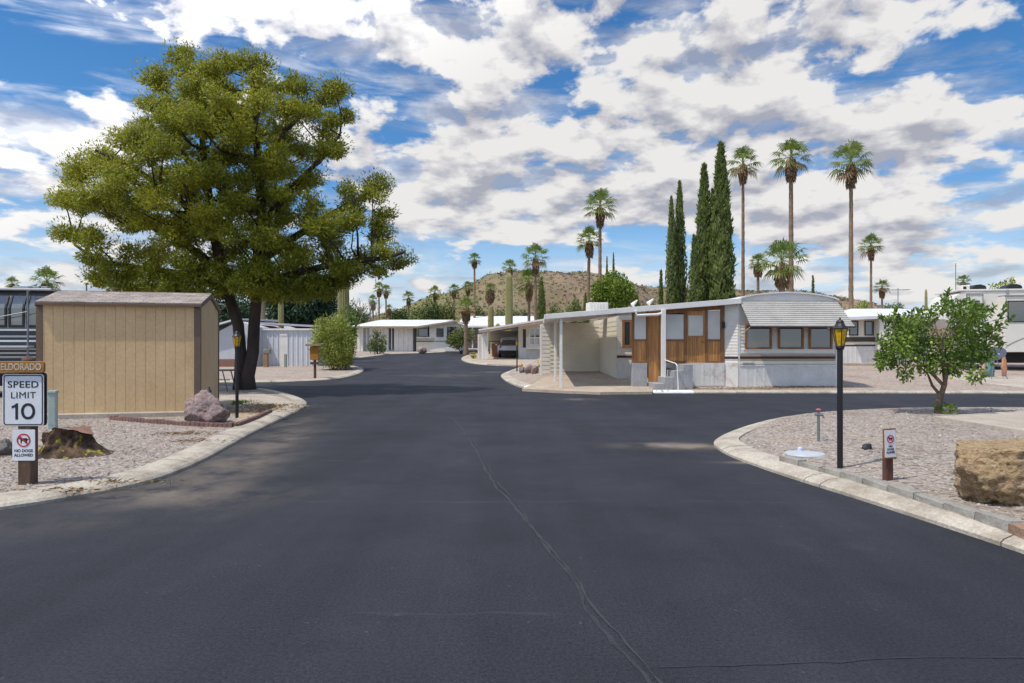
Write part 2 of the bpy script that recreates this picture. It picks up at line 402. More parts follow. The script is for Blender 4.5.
    L.new(nz(110, 3, .7), bp.inputs['Height']); L.new(bp.outputs[0], b.inputs['Normal'])
    return m
M_asph = asphalt()
M_crack = mat('crack sealer', (.03, .031, .037), (.012, .012, .014), 5, .6, bump=.5, bscale=40)
M_kerb = mat('kerb concrete', (.45, .405, .335), (.25, .21, .165), 2.2, .88, bump=.4, bscale=40, fine=.6, lo=.28, hi=.56)
M_kerbw = mat('kerb paint white', (.78, .78, .76), (.5, .47, .43), 3, .7, fine=.5, lo=.25, hi=.5)
M_conc = mat('pavement concrete', (.46, .41, .35), (.33, .28, .23), 1.1, .85, bump=.25, bscale=35, fine=.45)
M_tan = mat('tan drive concrete', (.46, .38, .30), (.34, .27, .20), .8, .88, bump=.25, bscale=30, fine=.45)
M_grav = gravelmat('gravel', [(.12, .10, .084), (.235, .197, .165), (.315, .272, .233), (.385, .34, .303), (.27, .21, .172), (.445, .412, .38)], 24)
M_grav2 = gravelmat('pink gravel', [(.21, .165, .14), (.34, .28, .24), (.41, .35, .30), (.30, .235, .195)], 14, .4)
M_dirt = mat('desert dirt', (.36, .27, .19), (.22, .16, .11), .5, .95, bump=.5, bscale=12, fine=.5)
M_stain = mat('straw litter', (.30, .19, .085), (.21, .14, .075), 3, .95, fine=.6)

# ================================================================== ground, road, yards
def sheet(name, poly, f, off, m, step=2.0, skirt=.25, nearstep=None):
    bm = bmesh.new()
    vs = [bm.verts.new((p[0], p[1], 0)) for p in poly]
    bm.faces.new(vs)
    xs = [p[0] for p in poly]; ys = [p[1] for p in poly]
    if step:
        y = math.floor(min(ys)/step)*step+step
        while y < max(ys):
            bmesh.ops.bisect_plane(bm, geom=bm.verts[:]+bm.edges[:]+bm.faces[:], plane_co=(0, y, 0), plane_no=(0, 1, 0)); y += step
        x = math.floor(min(xs)/step)*step+step
        while x < max(xs):
            bmesh.ops.bisect_plane(bm, geom=bm.verts[:]+bm.edges[:]+bm.faces[:], plane_co=(x, 0, 0), plane_no=(1, 0, 0)); x += step
    for v in bm.verts: v.co.z = f(v.co.x, v.co.y)+off
    bmesh.ops.recalc_face_normals(bm, faces=bm.faces)
    if sum(fc.normal.z for fc in bm.faces) < 0: bmesh.ops.reverse_faces(bm, faces=bm.faces)
    if skirt:
        ed = [e for e in bm.edges if e.is_boundary]
        r = bmesh.ops.extrude_edge_only(bm, edges=ed)
        for v in r['geom']:
            if isinstance(v, bmesh.types.BMVert): v.co.z -= skirt
    me = bpy.data.meshes.new(name); bm.to_mesh(me); bm.free(); me.materials.append(m)
    o = bpy.data.objects.new(name, me); C.objects.link(o); return o
# terrain to the horizon
vs, fs = [], []
xs = [-1500, -400, -150, -80, -40, -20, 0, 20, 40, 80, 150, 400, 1500]; ys = [-400, -100, -20, 0, 20, 26, 29, 32, 35, 38, 45, 60, 80, 100, 115, 150, 300, 600, 1500, 3500]
for y in ys:
    for x in xs: vs.append((x, y, gz(x, y)-.06))
n = len(xs)
for j in range(len(ys)-1):
    for i in range(n-1): fs.append((j*n+i, j*n+i+1, (j+1)*n+i+1, (j+1)*n+i))
g = MB().add(vs, fs).build('ground', M_dirt); struct(g)
struct(sheet('road', [(-60,-12),(60,-12),(60,62),(60,112),(-60,112),(-60,62)], gz, 0, M_asph, 2.0, .04))

def smoothline(P, it=2):
    P = [Vector((p[0], p[1])) for p in P]
    for _ in range(it):
        Q = [P[0]]
        for a, b in zip(P, P[1:]): Q += [a*.75+b*.25, a*.25+b*.75]
        Q.append(P[-1]); P = Q
    return P
def resample(P, d):
    out = [P[0]]; acc = 0
    for a, b in zip(P, P[1:]):
        l = (b-a).length; t = d-acc
        while t <= l: out.append(a+(b-a)*t/l if l else a); t += d
        acc = (acc+l) % d if l+acc >= d else acc+l
    out.append(P[-1]); return out
def offset(P, d):                     # to the left of travel when d > 0
    out = []
    for i, p in enumerate(P):
        t = (P[min(i+1, len(P)-1)]-P[max(i-1, 0)]).normalized()
        out.append(p+Vector((-t.y, t.x))*d)
    return out
def kerb(name, P, w, f, side=1, white=(), joint=2.4, top=.105):
    P = resample(P, .3); rnd = random.Random(len(P)); mb = MB(); N_ = len(P); s = 0
    seg = [[]]
    for i, p in enumerate(P):
        seg[-1].append(i)
        if i*.3 % joint < .3 and i > 0 and i < N_-2: seg.append([i])
    prof = [(0, -.06), (.0, .035), (.03, .06), (.12, .092), (w*.6, top), (w, top), (w, -.06)]
    nx = [offset(P, side*d) for d, _ in prof]
    for sg in seg:
        if len(sg) < 2: continue
        dz = rnd.uniform(-.004, .006); vs = []; fs = []
        mid = P[sg[len(sg)//2]]
        mb.cur = 1 if any((mid-Vector(c)).length < r for c, r in white) else 0
        for q, i in enumerate(sg):
            for k, (d, z) in enumerate(prof):
                p = nx[k][i].copy()
                if q == 0: p += (P[min(i+1, N_-1)]-P[i]).normalized()*.008
                if q == len(sg)-1: p -= (P[i]-P[i-1]).normalized()*.008
                vs.append((p.x, p.y, f(p.x, p.y)+z+dz))
        m = len(prof)
        for q in range(len(sg)-1):
            for k in range(m-1): fs.append((q*m+k, q*m+k+1, (q+1)*m+k+1, (q+1)*m+k))
        fs += [tuple(range(m)), tuple(range((len(sg)-1)*m, len(sg)*m))[::-1]]
        mb.add(vs, fs)
    return struct(mb.build(name, [M_kerb, M_kerbw]))
def G2(px, py, off=0, f=gz): p = gp(px, py, off, f); return (p.x, p.y)
# yard A: shed corner on the near left
A = [(-11.5, 4.2)]+[G2(*q) for q in [(0,511),(31,506),(94,495.6),(150,483),(175,474),(203,462),(234,444),(266,427),(294,414),(309,405)]]
A += [G2(302,399.5), G2(287,394.5), G2(262,389.5), (-13, 28.0), (-20, 28.6), (-40, 29)]
Ak = smoothline(A, 2)
kerb('kerb', Ak, .42, gz, 1)
Ay = [tuple(p) for p in offset(resample(Ak, .5), .40)]+[(-40, 4.2)]
struct(sheet('gravel_yard', Ay, gz, YR, M_grav, 4.0, .2))
# yard B across the side street on the left
B = [(-40, 31.5), (-22, 31.3)]+[G2(*q) for q in [(256,383.5),(325,381.2),(350,377.3),(362,373),(364.5,370),(360,368),(352,366.5)]]+[(-13,47.5), (-40, 48.5)]
Bk = smoothline(B, 2); kerb('kerb', Bk, .4, gz, 1)
struct(sheet('gravel_yard', [tuple(p) for p in offset(resample(Bk, .5), .38)], gz, YR, M_grav2, 4.0, .2))
# yard C far left
Cc = [(-40, 59)]+[G2(*q) for q in [(340,359.6),(356,358.8),(372,356.5),(394,354),(425,353.4),(450,352),(466,351)]]+[(-2.0, 96), (-2, 110)]
Ck = smoothline(Cc, 2); kerb('kerb', Ck, .5, gz, 1)
struct(sheet('gravel_yard', [tuple(p) for p in offset(resample(Ck, .5), .48)]+[(-45, 111), (-45, 59)], gz, YR, M_grav2, 5.0, .2))
# yard D far right (car port)
D = [(50, 51), (12, 50.5)]+[G2(*q) for q in [(537,366.5),(500,366),(480,364.9),(466,362.8),(460.5,359.5),(463,357),(468,355.4)]]+[(-1.5, 90), (2, 108)]
Dk = smoothline(D, 2); kerb('kerb', Dk, .45, gz, -1)
struct(sheet('tan_yard', [tuple(p) for p in offset(resample(Dk, .5), -.43)]+[(55, 108), (55, 51)], gz, YR, M_tan, 5.0, .2))
# yard E: trailer on the right
E = [(3.5, 45.5)]+[G2(*q) for q in [(545,369),(520,371.2),(505,373.2),(500,375.8),(503,379.5),(510,384),(521,388.3),(543,391.4),(576,393),(617,393.4)]]+[(9, 24.3), (15, 24.1), (26, 23.6), (60, 23)]
Ek = smoothline(E, 2)
wE = [((G2(531,390)), .75), (G2(656,393), .85)]
kerb('kerb', Ek, .42, ez, 1, white=wE, joint=1.5, top=.09)
struct(sheet('pink_gravel_yard', [tuple(p) for p in offset(resample(Ek, .5), .40)]+[(60, 48), (3.5, 47)], ez, YR-.01, M_grav2, 2.0, .2))
# yard F: gravel island on the near right
Fp = [(60, 16.6), (20, 17.0)]+[G2(*q) for q in [(936,411.5),(880,412.8),(833,415.2),(803,417.4),(775,421),(750,427),(728,435),(716,441),(712.5,445.5),(718,450),(728,456),(754,466),(795,480),(860,500),(952,530),(1024,554),(1120,588)]]+[(5.2, 1.0)]
Fk = smoothline(Fp, 2)
kerb('kerb', Fk, .40, gz, 1, white=[(G2(722,438), .75)])
def fz(X, Y): return gz(X, Y)+.07*sm(X, 4.0, 5.8)*sm(Y, 4, 6)
struct(sheet('gravel_yard', [tuple(p) for p in offset(resample(Fk, .5), .38)]+[(60, 1.0)], fz, YR, M_grav, 1.0, .25))

# concrete walks
def walk(name, pix, f, off, m): return struct(sheet(name, [G2(px, py, off, f) for px, py in pix], f, off, m, 1.0, .1))
walk('pavement', [(205,402),(219,395.8),(262,393.5),(284,398),(293,402.5),(283,405),(262,401.5),(247,403.5),(236,408)], gz, YR+.012, M_conc)
walk('dirt_patch', [(236,410),(247,404.5),(262,402.5),(281,406),(268,413),(250,420),(238,424)], gz, YR+.008, mat('packed dirt', (.44, .35, .25), (.34, .26, .18), 2, .95, fine=.5))
walk('carport_drive', [(522,388.6),(545,376.5),(640,373),(637,378),(655,386),(652,391.6),(600,392),(560,390.6)], ez, YR+.008, M_tan)
walk('concrete_strip', [(955,374.5),(1060,378),(1060,391),(1024,388),(951,379)], ez, YR+.008, M_conc)
walk('driveway', [(934,416.5),(1010,411.3),(1130,409.5),(1130,446),(1024,430.5)], fz, YR+.075, M_conc)
walk('driveway', [(487,364),(488,359),(540,359),(540,366)], gz, YR+.01, M_tan)
# tar filled crack down the road and the straw litter in the gutters
def ribbon(pts, w0, z, rnd, f=gz, jw=.5):
    mb = MB(); P = resample(smoothline(pts, 1), .12)
    l = []; ph = 0
    for i, p in enumerate(P):
        t = (P[min(i+1, len(P)-1)]-P[max(i-1, 0)]).normalized(); nrm = Vector((-t.y, t.x))
        ph = ph*.85+rnd.uniform(-.014, .014); wd = w0*(1+rnd.uniform(-jw, jw)); q = p+nrm*ph
        l.append((q+nrm*wd, q-nrm*wd))
    vs = [(a.x, a.y, f(a.x, a.y)+z) for pr in l for a in pr]
    mb.add(vs, [(2*i, 2*i+1, 2*i+3, 2*i+2) for i in range(len(l)-1)]); return mb
rnd = random.Random(4)
cp = [G2(*q) for q in [(453,418),(462,430),(475,447),(484,465),(500,490),(516,510),(543,548),(570,582),(581,609),(597,627),(619,650),(641,674),(660,700),(720,800)]]
struct(ribbon(cp, .014, .003, rnd).build('road_crack', M_crack))
struct(ribbon([(p[0]+.05, p[1]) for p in cp[:]], .007, .0055, rnd, jw=.8).build('road_crack', flat('crack edge', (.032, .034, .041), .85)))
struct(ribbon([G2(*q) for q in [(660,668),(800,664),(900,659),(1024,655)]], .005, .003, rnd, jw=.8).build('road_crack', M_crack))
def litter(name, px, py, n, rx, ry, f=gz, off=YR, seed=1):
    rng = np.random.default_rng(seed); c = gp(px, py, off, f)
    P = np.stack([c.x+rng.normal(size=n)*rx, c.y+rng.normal(size=n)*ry, np.zeros(n)], 1)
    P[:, 2] = [f(a[0], a[1])+off+.004+rng.uniform(0, .02) for a in P]
    D = rng.normal(size=(n, 3)); D[:, 2] *= .12
    return tag(arr_obj(name, leaves(P, D, .09, .014, rng), 4, M_stain), kind='stuff')
M_stain2 = M_stain
for q in [(268,407,900,.5,.5),(256,412,700,.4,.5),(120,482.5,130,.35,.05),(185,434,200,.25,.15),(200,441,160,.3,.12),(12,455,260,.4,.2),(60,491,120,.3,.04)]:
    litter('dry_pine_needles', *q, seed=int(q[0]))
for q in [(760,388.5,900,1.0,.25),(800,387,900,.9,.25),(700,389,300,1.0,.1)]:
    litter('dry_pine_needles', *q, f=ez, seed=int(q[0]))
# loose stones of the near gravel
def pebbles(name, poly, n, f, seed, smin, smax):
    rng = np.random.default_rng(seed); poly = np.array(poly)
    lo, hi = poly.min(0), poly.max(0); pts = []
    def inside(p):
        x, y = p; c = False; j = len(poly)-1
        for i in range(len(poly)):
            if (poly[i][1] > y) != (poly[j][1] > y) and x < (poly[j][0]-poly[i][0])*(y-poly[i][1])/(poly[j][1]-poly[i][1])+poly[i][0]: c = not c
            j = i
        return c
    while len(pts) < n:
        p = rng.uniform(lo, hi)
        if rng.uniform() < min(1, (7.0/max(p[1], 5))**1.2) and inside(p): pts.append(p)
    o6 = np.array([(1,0,0),(0,1,0),(-1,0,0),(0,-1,0),(0,0,.7),(0,0,-.5)], float)
    F = [(0,1,4),(1,2,4),(2,3,4),(3,0,4)]
    vs = []; fs = []
    for k, p in enumerate(pts):
        s = rng.uniform(smin, smax)*rng.uniform(.6, 1); a = rng.uniform(0, 6.28)
        q = o6*rng.uniform(.6, 1.3, (6, 1))*s; ca, sa = math.cos(a), math.sin(a)
        q = np.stack([q[:, 0]*ca-q[:, 1]*sa, q[:, 0]*sa+q[:, 1]*ca, q[:, 2]], 1)
        q += (p[0], p[1], f(p[0], p[1])+YR+s*.05)
        vs += [tuple(t) for t in q]; fs += [tuple(i+6*k for i in t) for t in F]
    m, nt, b, N, L = nt_new('loose stone')
    g = N.new('ShaderNodeNewGeometry')
    r = ramp(N, [(0, (.13, .105, .09)), (.25, (.26, .215, .19)), (.5, (.35, .31, .285)), (.75, (.25, .195, .165)), (1, (.50, .475, .46))])
    L.new(g.outputs['Random Per Island'], r.inputs[0]); L.new(r.outputs[0], b.inputs['Base Color']); b.inputs['Roughness'].default_value = .9
    me = bpy.data.meshes.new(name); me.from_pydata(vs, [], fs); me.materials.append(m)
    o = bpy.data.objects.new(name, me); C.objects.link(o); return tag(o, kind='stuff')
insA = [tuple(p) for p in offset(resample(Ak, .5), .45) if p.y < 15 and p.x > -16]
pebbles('loose_gravel', [p for p in insA]+[(-9, 15), (-13.5, 14.6), (-13.5, 4.5)], 9000, gz, 3, .016, .034)
insF = [tuple(p) for p in offset(resample(Fk, .5), .45) if p.x < 17]
pebbles('loose_gravel', insF+[(6.2, 1.5), (14, 6)], 14000, fz, 5, .014, .032)
# ================================================================== buildings
M_white = mat('white painted metal', (.77, .735, .67), (.66, .63, .575), 2, .5, bump=.05, fine=.25)
M_white2 = mat('white aluminium', (.80, .775, .73), (.69, .67, .63), 1.2, .42, fine=.25)
M_roofw = mat('white roof coating', (.74, .75, .76), (.58, .59, .60), 1.0, .5, fine=.35)
M_cream = mat('cream siding', (.74, .69, .57), (.65, .60, .48), 1.5, .6, fine=.3)
M_cream2 = mat('cream carport siding', (.70, .65, .53), (.62, .57, .46), 1.2, .65, fine=.3)
M_skirt = mat('white skirting', (.70, .69, .67), (.56, .55, .53), 1.2, .6, fine=.4)
M_dirtyskirt = mat('rusty white skirting', (.64, .63, .60), (.36, .26, .17), 1.6, .7, fine=.5, lo=.28, hi=.46)
M_wood = mat('stained pine boards', (.55, .27, .085), (.27, .115, .035), 1.6, .6, stretch=(9, 9, .7), bump=.2, detail=8, fine=.5, island=.28)
M_woodd = mat('dark stained trim', (.30, .135, .045), (.17, .075, .027), 2, .6, stretch=(6, 6, 1), fine=.5)
M_oak = mat('brown window trim', (.33, .155, .06), (.20, .09, .035), 2, .55, fine=.4)
M_block = mat('grey block', (.36, .36, .37), (.27, .27, .28), 2, .85, bump=.3, fine=.4)
M_maroon = flat('maroon stripe', (.065, .02, .03), .5)
M_tanst = flat('tan stripe', (.40, .32, .22), .6)
M_blackst = flat('black brown stripe', (.05, .035, .028), .5)
M_shedtan = mat('tan shed paint', (.63, .45, .245), (.53, .365, .19), 1.1, .65, fine=.3)
M_shedgap = flat('tan shed groove', (.47, .335, .175), .8)
M_shedtrim = mat('brown shed trim', (.155, .105, .072), (.125, .085, .058), 2, .65, fine=.3)
M_black = flat('black paint', (.012, .012, .013), .4)
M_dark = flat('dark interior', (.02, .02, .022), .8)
M_blind = mat('white panel', (.66, .64, .59), (.57, .55, .505), 1.5, .5)
def glassmat(name, c, rough=.04):
    m, nt, b, N, L = nt_new(name); b.inputs['Base Color'].default_value = (*c, 1); b.inputs['Roughness'].default_value = rough
    b.inputs['Specular IOR Level'].default_value = 1.0; b.inputs['Coat Weight'].default_value = 1.0; b.inputs['Coat IOR'].default_value = 1.8; b.inputs['Coat Roughness'].default_value = .02
    return m
M_glass = glassmat('window glass', (.045, .06, .064), .015)
M_glassg = glassmat('grey window glass', (.075, .085, .09), .08)
def shingles():
    m, nt, b, N, L = nt_new('roof shingles')
    tc = N.new('ShaderNodeTexCoord'); mp = N.new('ShaderNodeMapping'); mp.inputs['Scale'].default_value = (1, 1, 1)
    L.new(tc.outputs['UV'], mp.inputs['Vector'])
    br = N.new('ShaderNodeTexBrick'); br.inputs['Scale'].default_value = 1; br.inputs['Brick Width'].default_value = .28; br.inputs['Row Height'].default_value = .13
    br.inputs['Mortar Size'].default_value = .006; br.inputs['Color1'].default_value = (.245, .212, .19, 1); br.inputs['Color2'].default_value = (.37, .33, .305, 1); br.inputs['Mortar'].default_value = (.07, .055, .05, 1)
    br.inputs['Bias'].default_value = -.1; br.offset = .37
    L.new(mp.outputs[0], br.inputs['Vector'])
    n = N.new('ShaderNodeTexNoise'); n.inputs['Scale'].default_value = 3; n.inputs['Detail'].default_value = 5; L.new(mp.outputs[0], n.inputs['Vector'])
    r = ramp(N, [(.3, (.75, .72, .7)), (.7, (1.25, 1.22, 1.2))]); L.new(n.outputs[0], r.inputs[0])
    mx = N.new('ShaderNodeMix'); mx.data_type = 'RGBA'; mx.blend_type = 'MULTIPLY'; mx.inputs['Factor'].default_value = 1
    L.new(br.outputs['Color'], mx.inputs['A']); L.new(r.outputs[0], mx.inputs['B']); L.new(mx.outputs['Result'], b.inputs['Base Color'])
    b.inputs['Roughness'].default_value = .9
    bp = N.new('ShaderNodeBump'); bp.inputs['Strength'].default_value = .6; bp.inputs['Distance'].default_value = .01; bp.invert = True
    L.new(br.outputs['Fac'], bp.inputs['Height']); L.new(bp.outputs[0], b.inputs['Normal'])
    return m
M_shingle = shingles()
def window(parent, x0, x1, y, z0, z1, fm, gm, fw=.06, d=.05, frames=True, name='window'):   # faces -y; frame > pane
    mb = MB(); mb.box(x0, x0+fw, y-d, y, z0, z1).box(x1-fw, x1, y-d, y, z0, z1).box(x0+fw, x1-fw, y-d+.002, y, z1-fw, z1).box(x0+fw, x1-fw, y-d+.002, y, z0, z0+fw)
    f = mb.build(name, fm, parent, bevel=.006)
    MB().box(x0+fw-.005, x1-fw+.005, y-.022, y-.004, z0+fw-.005, z1-fw+.005).build('pane', gm, f)
    return f

# ---- tan garden shed, near left
def shed():
    c = gp(200, 415, YR); rz = R(14)
    W, D, H = 3.30, 2.45, 2.55; t = thing('garden_shed', 'tan wooden garden shed with brown corner trim and shingled gable roof', 'shed', tuple(c), rz)
    # local: x from -W (left) to 0 (right corner), y from 0 (front) to D
    RH = .31; ov = .09
    k = MB(); k.box(-W+.01, -.01, .012, D-.012, .1, H); k.prism_x([(.012, H), (D-.012, H), (D/2, H+RH-.03)], -W+.01, -.014); k.build('wall_backing', M_shedgap, t)
    m = MB(); n = 15; bw = (W-.22)/n
    for i in range(n): m.box(-W+.11+i*bw+.0028, -W+.11+(i+1)*bw-.0028, 0, .0125, .1, H)
    m.build('front_wall', M_shedtan, t)
    m = MB(); bw = (D-.2)/10
    for i in range(10):
        a, b2 = .1+i*bw+.0045, .1+(i+1)*bw-.0045
        za, zb = [H+RH*(1-abs(q-D/2)/(D/2))-.05 for q in (a, b2)]
        P = [(a, .1), (b2, .1), (b2, zb)] + ([(D/2, H+RH-.05)] if a < D/2 < b2 else []) + [(a, za)]
        m.prism_x(P, -.0125, 0)
    m.build('side_wall', M_shedtan, t)
    m = MB(); m.box(-W-.012, -W+.11, -.014, .012, .08, H); m.build('corner_trim', M_shedtrim, t, bevel=.004)
    m = MB(); m.box(-.013, .016, D-.09, D+.01, .08, H); m.build('corner_trim', M_shedtrim, t, bevel=.004)
    m = MB(); m.box(-.125, .014, -.015, .012, .08, H); m.box(-.013, .016, .012, .085, .08, H)
    m.build('corner_trim', M_shedtrim, t, bevel=.004)
    rf = MB(); th = .035; e = RH/(D/2)*ov
    bm_poly_f = [(-ov, H-e), (D/2, H+RH), (D/2, H+RH+th), (-ov-.005, H-e+th)]
    bm_poly_b = [(D+ov, H-e), (D/2, H+RH), (D/2, H+RH+th), (D+ov+.005, H-e+th)]
    rf.prism_x(bm_poly_f, -W-.0, .04); rf.prism_x(bm_poly_b, -W-.0, .04)
    ro = rf.build('roof', M_shingle, t)
    uv = ro.data.uv_layers.new(name='UVMap')
    for lp in ro.data.loops:
        v = ro.data.vertices[lp.vertex_index].co; uv.data[lp.index].uv = (v.x, math.hypot(v.y-D/2, v.z-H-RH))
    rc = MB(); rc.prism_x([(D/2-.13, H+RH-.02), (D/2, H+RH+.042), (D/2+.13, H+RH-.02), (D/2, H+RH+.03)], -W-.0, .04); rc.build('ridge_cap', M_shingle, ro)
    m = MB(); m.box(-W+.002, .038, -ov-.024, -ov, H-e-.045, H-e+.012)
    m.build('fascia_board', M_shedtrim, t, bevel=.004)
    for sx in (.02, -W-.0):
        m = MB(); m.prism_x([(-ov-.02, H-e-.08), (-ov-.02, H-e+.005), (D/2, H+RH+.0), (D+ov+.02, H-e+.005), (D+ov+.02, H-e-.08), (D/2, H+RH-.09)], sx, sx+.022); m.build('gable_trim', M_shedtrim, t)
    MB().box(-W-.35, .3, -.25, D+.3, -.06, .10).build('slab', M_conc, t, bevel=.01)
    return t
shed()

# ---- main trailer on the right
def trailer():
    X0 = at(738, 26.0); Y0 = 26.0; zg = ez(X0, Y0)+YR-.07; rz = R(3.5)
    t = thing('mobile_home', 'white and cream mobile home with wood panelled porch, carport and ribbed front awning', 'mobile home', (X0, Y0, zg), rz)
    Wd = 3.88; H = 3.36; LEN = 17
    # local: x to the right along the front face, y back
    # front face
    b = MB(); b.box(.02, Wd-.02, .03, LEN, .2, H)
    arc = [(x, H+.27*math.sin(math.pi*(x/Wd))**.6 if 0 < x < Wd else H) for x in np.linspace(0, Wd, 17)]
    b.prism(arc, .0, LEN)
    b.build('body', M_white2, t)
    m = MB(); m.laps(0, Wd, .02, .98, H, .125, .022); m.build('front_siding', M_white, t)
    m = MB(); m.laps_x(.0, LEN, .01, .98, H, .125, .022, -1); m.build('side_siding', M_white, t)
    m = MB(); m.box(-.012, .075, -.012, .05, .02, H); m.build('corner_post', M_white2, t, bevel=.008); m = MB(); m.box(Wd-.06, Wd+.01, -.012, .05, .02, H); m.build('corner_post', M_white2, t, bevel=.008)
    # stripe and skirt
    for z0, z1, mm_, nm in ((1.04, 1.30, M_tanst, 'tan_stripe'), (1.13, 1.22, M_maroon, 'maroon_stripe'), (.93, 1.04, M_tanst, 'lower_stripe')):
        dd = .02 if nm != 'maroon_stripe' else .024
        q = MB(); q.box(.076, Wd-.061, -dd, .02, z0, z1); q.box(-dd, .01, .061, .9, z0, z1); q.build(nm, mm_ if nm != 'lower_stripe' else M_white, t)
    q = MB(); q.box(.076, Wd-.061, -.027, -.0, .86, .90); q.build('trim_rail', M_white2, t)
    q = MB(); q.corrug(.076, Wd-.061, -.003, .0, .86, .33, .006); q.build('front_skirt', M_skirt, t)
    q = MB(); q.box(-.01, .03, .061, .95, .0, .97); q.build('side_skirt', M_skirt, t)
    q = MB(); q.box(.18, .42, -.05, -.024, .925, .985); q.box(.45, .60, -.05, -.024, .925, .985); q.build('hitch_plate', flat('grey metal', (.28, .28, .27), .5), t)
    # three windows
    for x0, x1 in ((.26, 1.30), (1.55, 2.55), (2.76, 3.68)):
        window(t, x0, x1, -.012, 1.50, 2.44, M_oak, M_glass, .075, .06)
    q = MB(); q.box(.12, Wd-.1, -.022, .0, 1.34, 1.48); q.box(.20, Wd-.08, -.045, .0, 1.465, 1.498); q.build('window_sill', M_white2, t)
    # ribbed awning over the windows
    aw = MB(); y0, z0, y1, z1 = -.02, H-.06, -1.02, 2.33; nr = 12
    for i in range(nr):
        a, b2 = i/nr, (i+1)/nr
        for (u0, u1, d0, d1) in ((a, a+.55/nr, 0, .03), (a+.55/nr, a+.8/nr, .03, .03), (a+.8/nr, b2, .03, 0)):
            P = []
            for u, d in ((u0, d0), (u1, d1)):
                yy = y0+(y1-y0)*u; zz = z0+(z1-z0)*u; P.append((yy-d*.6, zz+d))
            xl0, xl1 = .10+.0*u0, .10+.0*u1
            aw.quad((.06, P[0][0], P[0][1]), (Wd-.0+.12*u0, P[0][0], P[0][1]), (Wd+.12*u1, P[1][0], P[1][1]), (.06, P[1][0], P[1][1]))
            aw.quad((.06, P[1][0], P[1][1]-.012), (Wd+.12*u1, P[1][0], P[1][1]-.012), (Wd+.12*u0, P[0][0], P[0][1]-.012), (.06, P[0][0], P[0][1]-.012))
    awo = aw.build('awning', mat('awning metal', (.50, .485, .45), (.40, .385, .355), 1.5, .5, fine=.3), t)
    q = MB(); q.box(.04, Wd+.14, y1-.05, y1+.0, z1-.035, z1+.01); q.build('awning_edge', M_maroon, awo)
    for xx in (.07, Wd+.06):
        q = MB(); q.tube([(xx, y1+.03, z1-.01), (xx, -.03, 2.05)], .014, 6); q.build('awning_arm', M_white2, awo)
    # roof rim
    q = MB()
    xs_ = np.linspace(-.05, Wd+.05, 21)
    zz = [H+.27*max(0, math.sin(math.pi*min(1, max(0, x/Wd))))**.6 for x in xs_]
    for i in range(20): q.hexa([(xs_[i],-.10,zz[i]+.0),(xs_[i+1],-.10,zz[i+1]+.0),(xs_[i+1],LEN,zz[i+1]+.0),(xs_[i],LEN,zz[i]+.0),(xs_[i],-.10,zz[i]+.055),(xs_[i+1],-.10,zz[i+1]+.055),(xs_[i+1],LEN,zz[i+1]+.055),(xs_[i],LEN,zz[i]+.055)])
    q.build('roof', M_roofw, t)
    # lean-to roof over porch and car port, sloping down to the left
    XL = -7.35
    def rz_(x): return H+.02+(x/XL)*(-.62)
    q = MB(); yA, yB = -.12, 9.2
    XB = XL+.95; xm, yM = -4.35, 1.1
    for xa_, xb_, xc_, yy_ in ((XL, xm-.002, XB, yB), (xm, .0, xm, yM)):
        q.hexa([(xa_,yA,rz_(xa_)-.07),(xb_,yA,rz_(xb_)-.07),(xb_,yy_,rz_(xb_)-.07),(xc_,yy_,rz_(xc_)-.07),(xa_,yA,rz_(xa_)),(xb_,yA,rz_(xb_)),(xb_,yy_,rz_(xb_)),(xc_,yy_,rz_(xc_))])
    pr = q.build('porch_roof', M_roofw, t)
    q = MB(); q.hexa([(XL-.02,yA-.07,rz_(XL)-.15),(.06,yA-.07,rz_(0)-.16),(.06,yA-.002,rz_(0)-.16),(XL-.02,yA-.002,rz_(XL)-.15),(XL-.02,yA-.07,rz_(XL)+.04),(.06,yA-.07,rz_(0)+.05),(.06,yA-.002,rz_(0)+.05),(XL-.02,yA-.002,rz_(XL)+.04)])
    q.hexa([(XL-.075,yA-.07,rz_(XL)-.15),(XL-.022,yA-.07,rz_(XL)-.15),(XB-.022,yB,rz_(XB)-.15),(XB-.075,yB,rz_(XB)-.15),(XL-.075,yA-.07,rz_(XL)+.035),(XL-.022,yA-.07,rz_(XL)+.035),(XB-.022,yB,rz_(XB)+.035),(XB-.075,yB,rz_(XB)+.035)])
    q.build('fascia', M_white2, pr, bevel=.01)
    q = MB()
    for i in range(12):
        x = XL+.98+i*.55; q.box(x, x+.05, yA+.01, (yB if x < -4.45 else 1.05)-.05, rz_(x)-.13, rz_(x)-.072)
    q.build('rafter', M_white, pr)
    # second low roof step further back
    q = MB(); q.hexa([(-3.9,3.5,rz_(-3.9)+.01),(.0,3.5,rz_(0)+.05),(.0,yB+3,rz_(0)+.05),(-3.9,yB+3,rz_(-3.9)+.01),(-3.9,3.5,rz_(-3.9)+.13),(.0,3.5,rz_(0)+.15),(.0,yB+3,rz_(0)+.15),(-3.9,yB+3,rz_(-3.9)+.13)]); q.build('rear_roof', M_roofw, t)
    # wood porch front: x from -3.45 to -.42
    yw = .22; f0 = .97
    def rt(x): return rz_(x)-.155
    # siding strip left of the corner post
    q = MB(); nl = 19
    for i in range(nl):
        a, b2 = .97+(H-.17-.97)*i/nl, .97+(H-.17-.97)*(i+1)/nl
        q.quad((-.45,.235,a),(-.012,-.032,a),(-.012,-.01,b2),(-.45,.257,b2)); q.quad((-.45,.257,a),(-.012,-.01,a),(-.012,-.032,a),(-.45,.235,a))
    q.build('porch_side_strip', M_white, t)
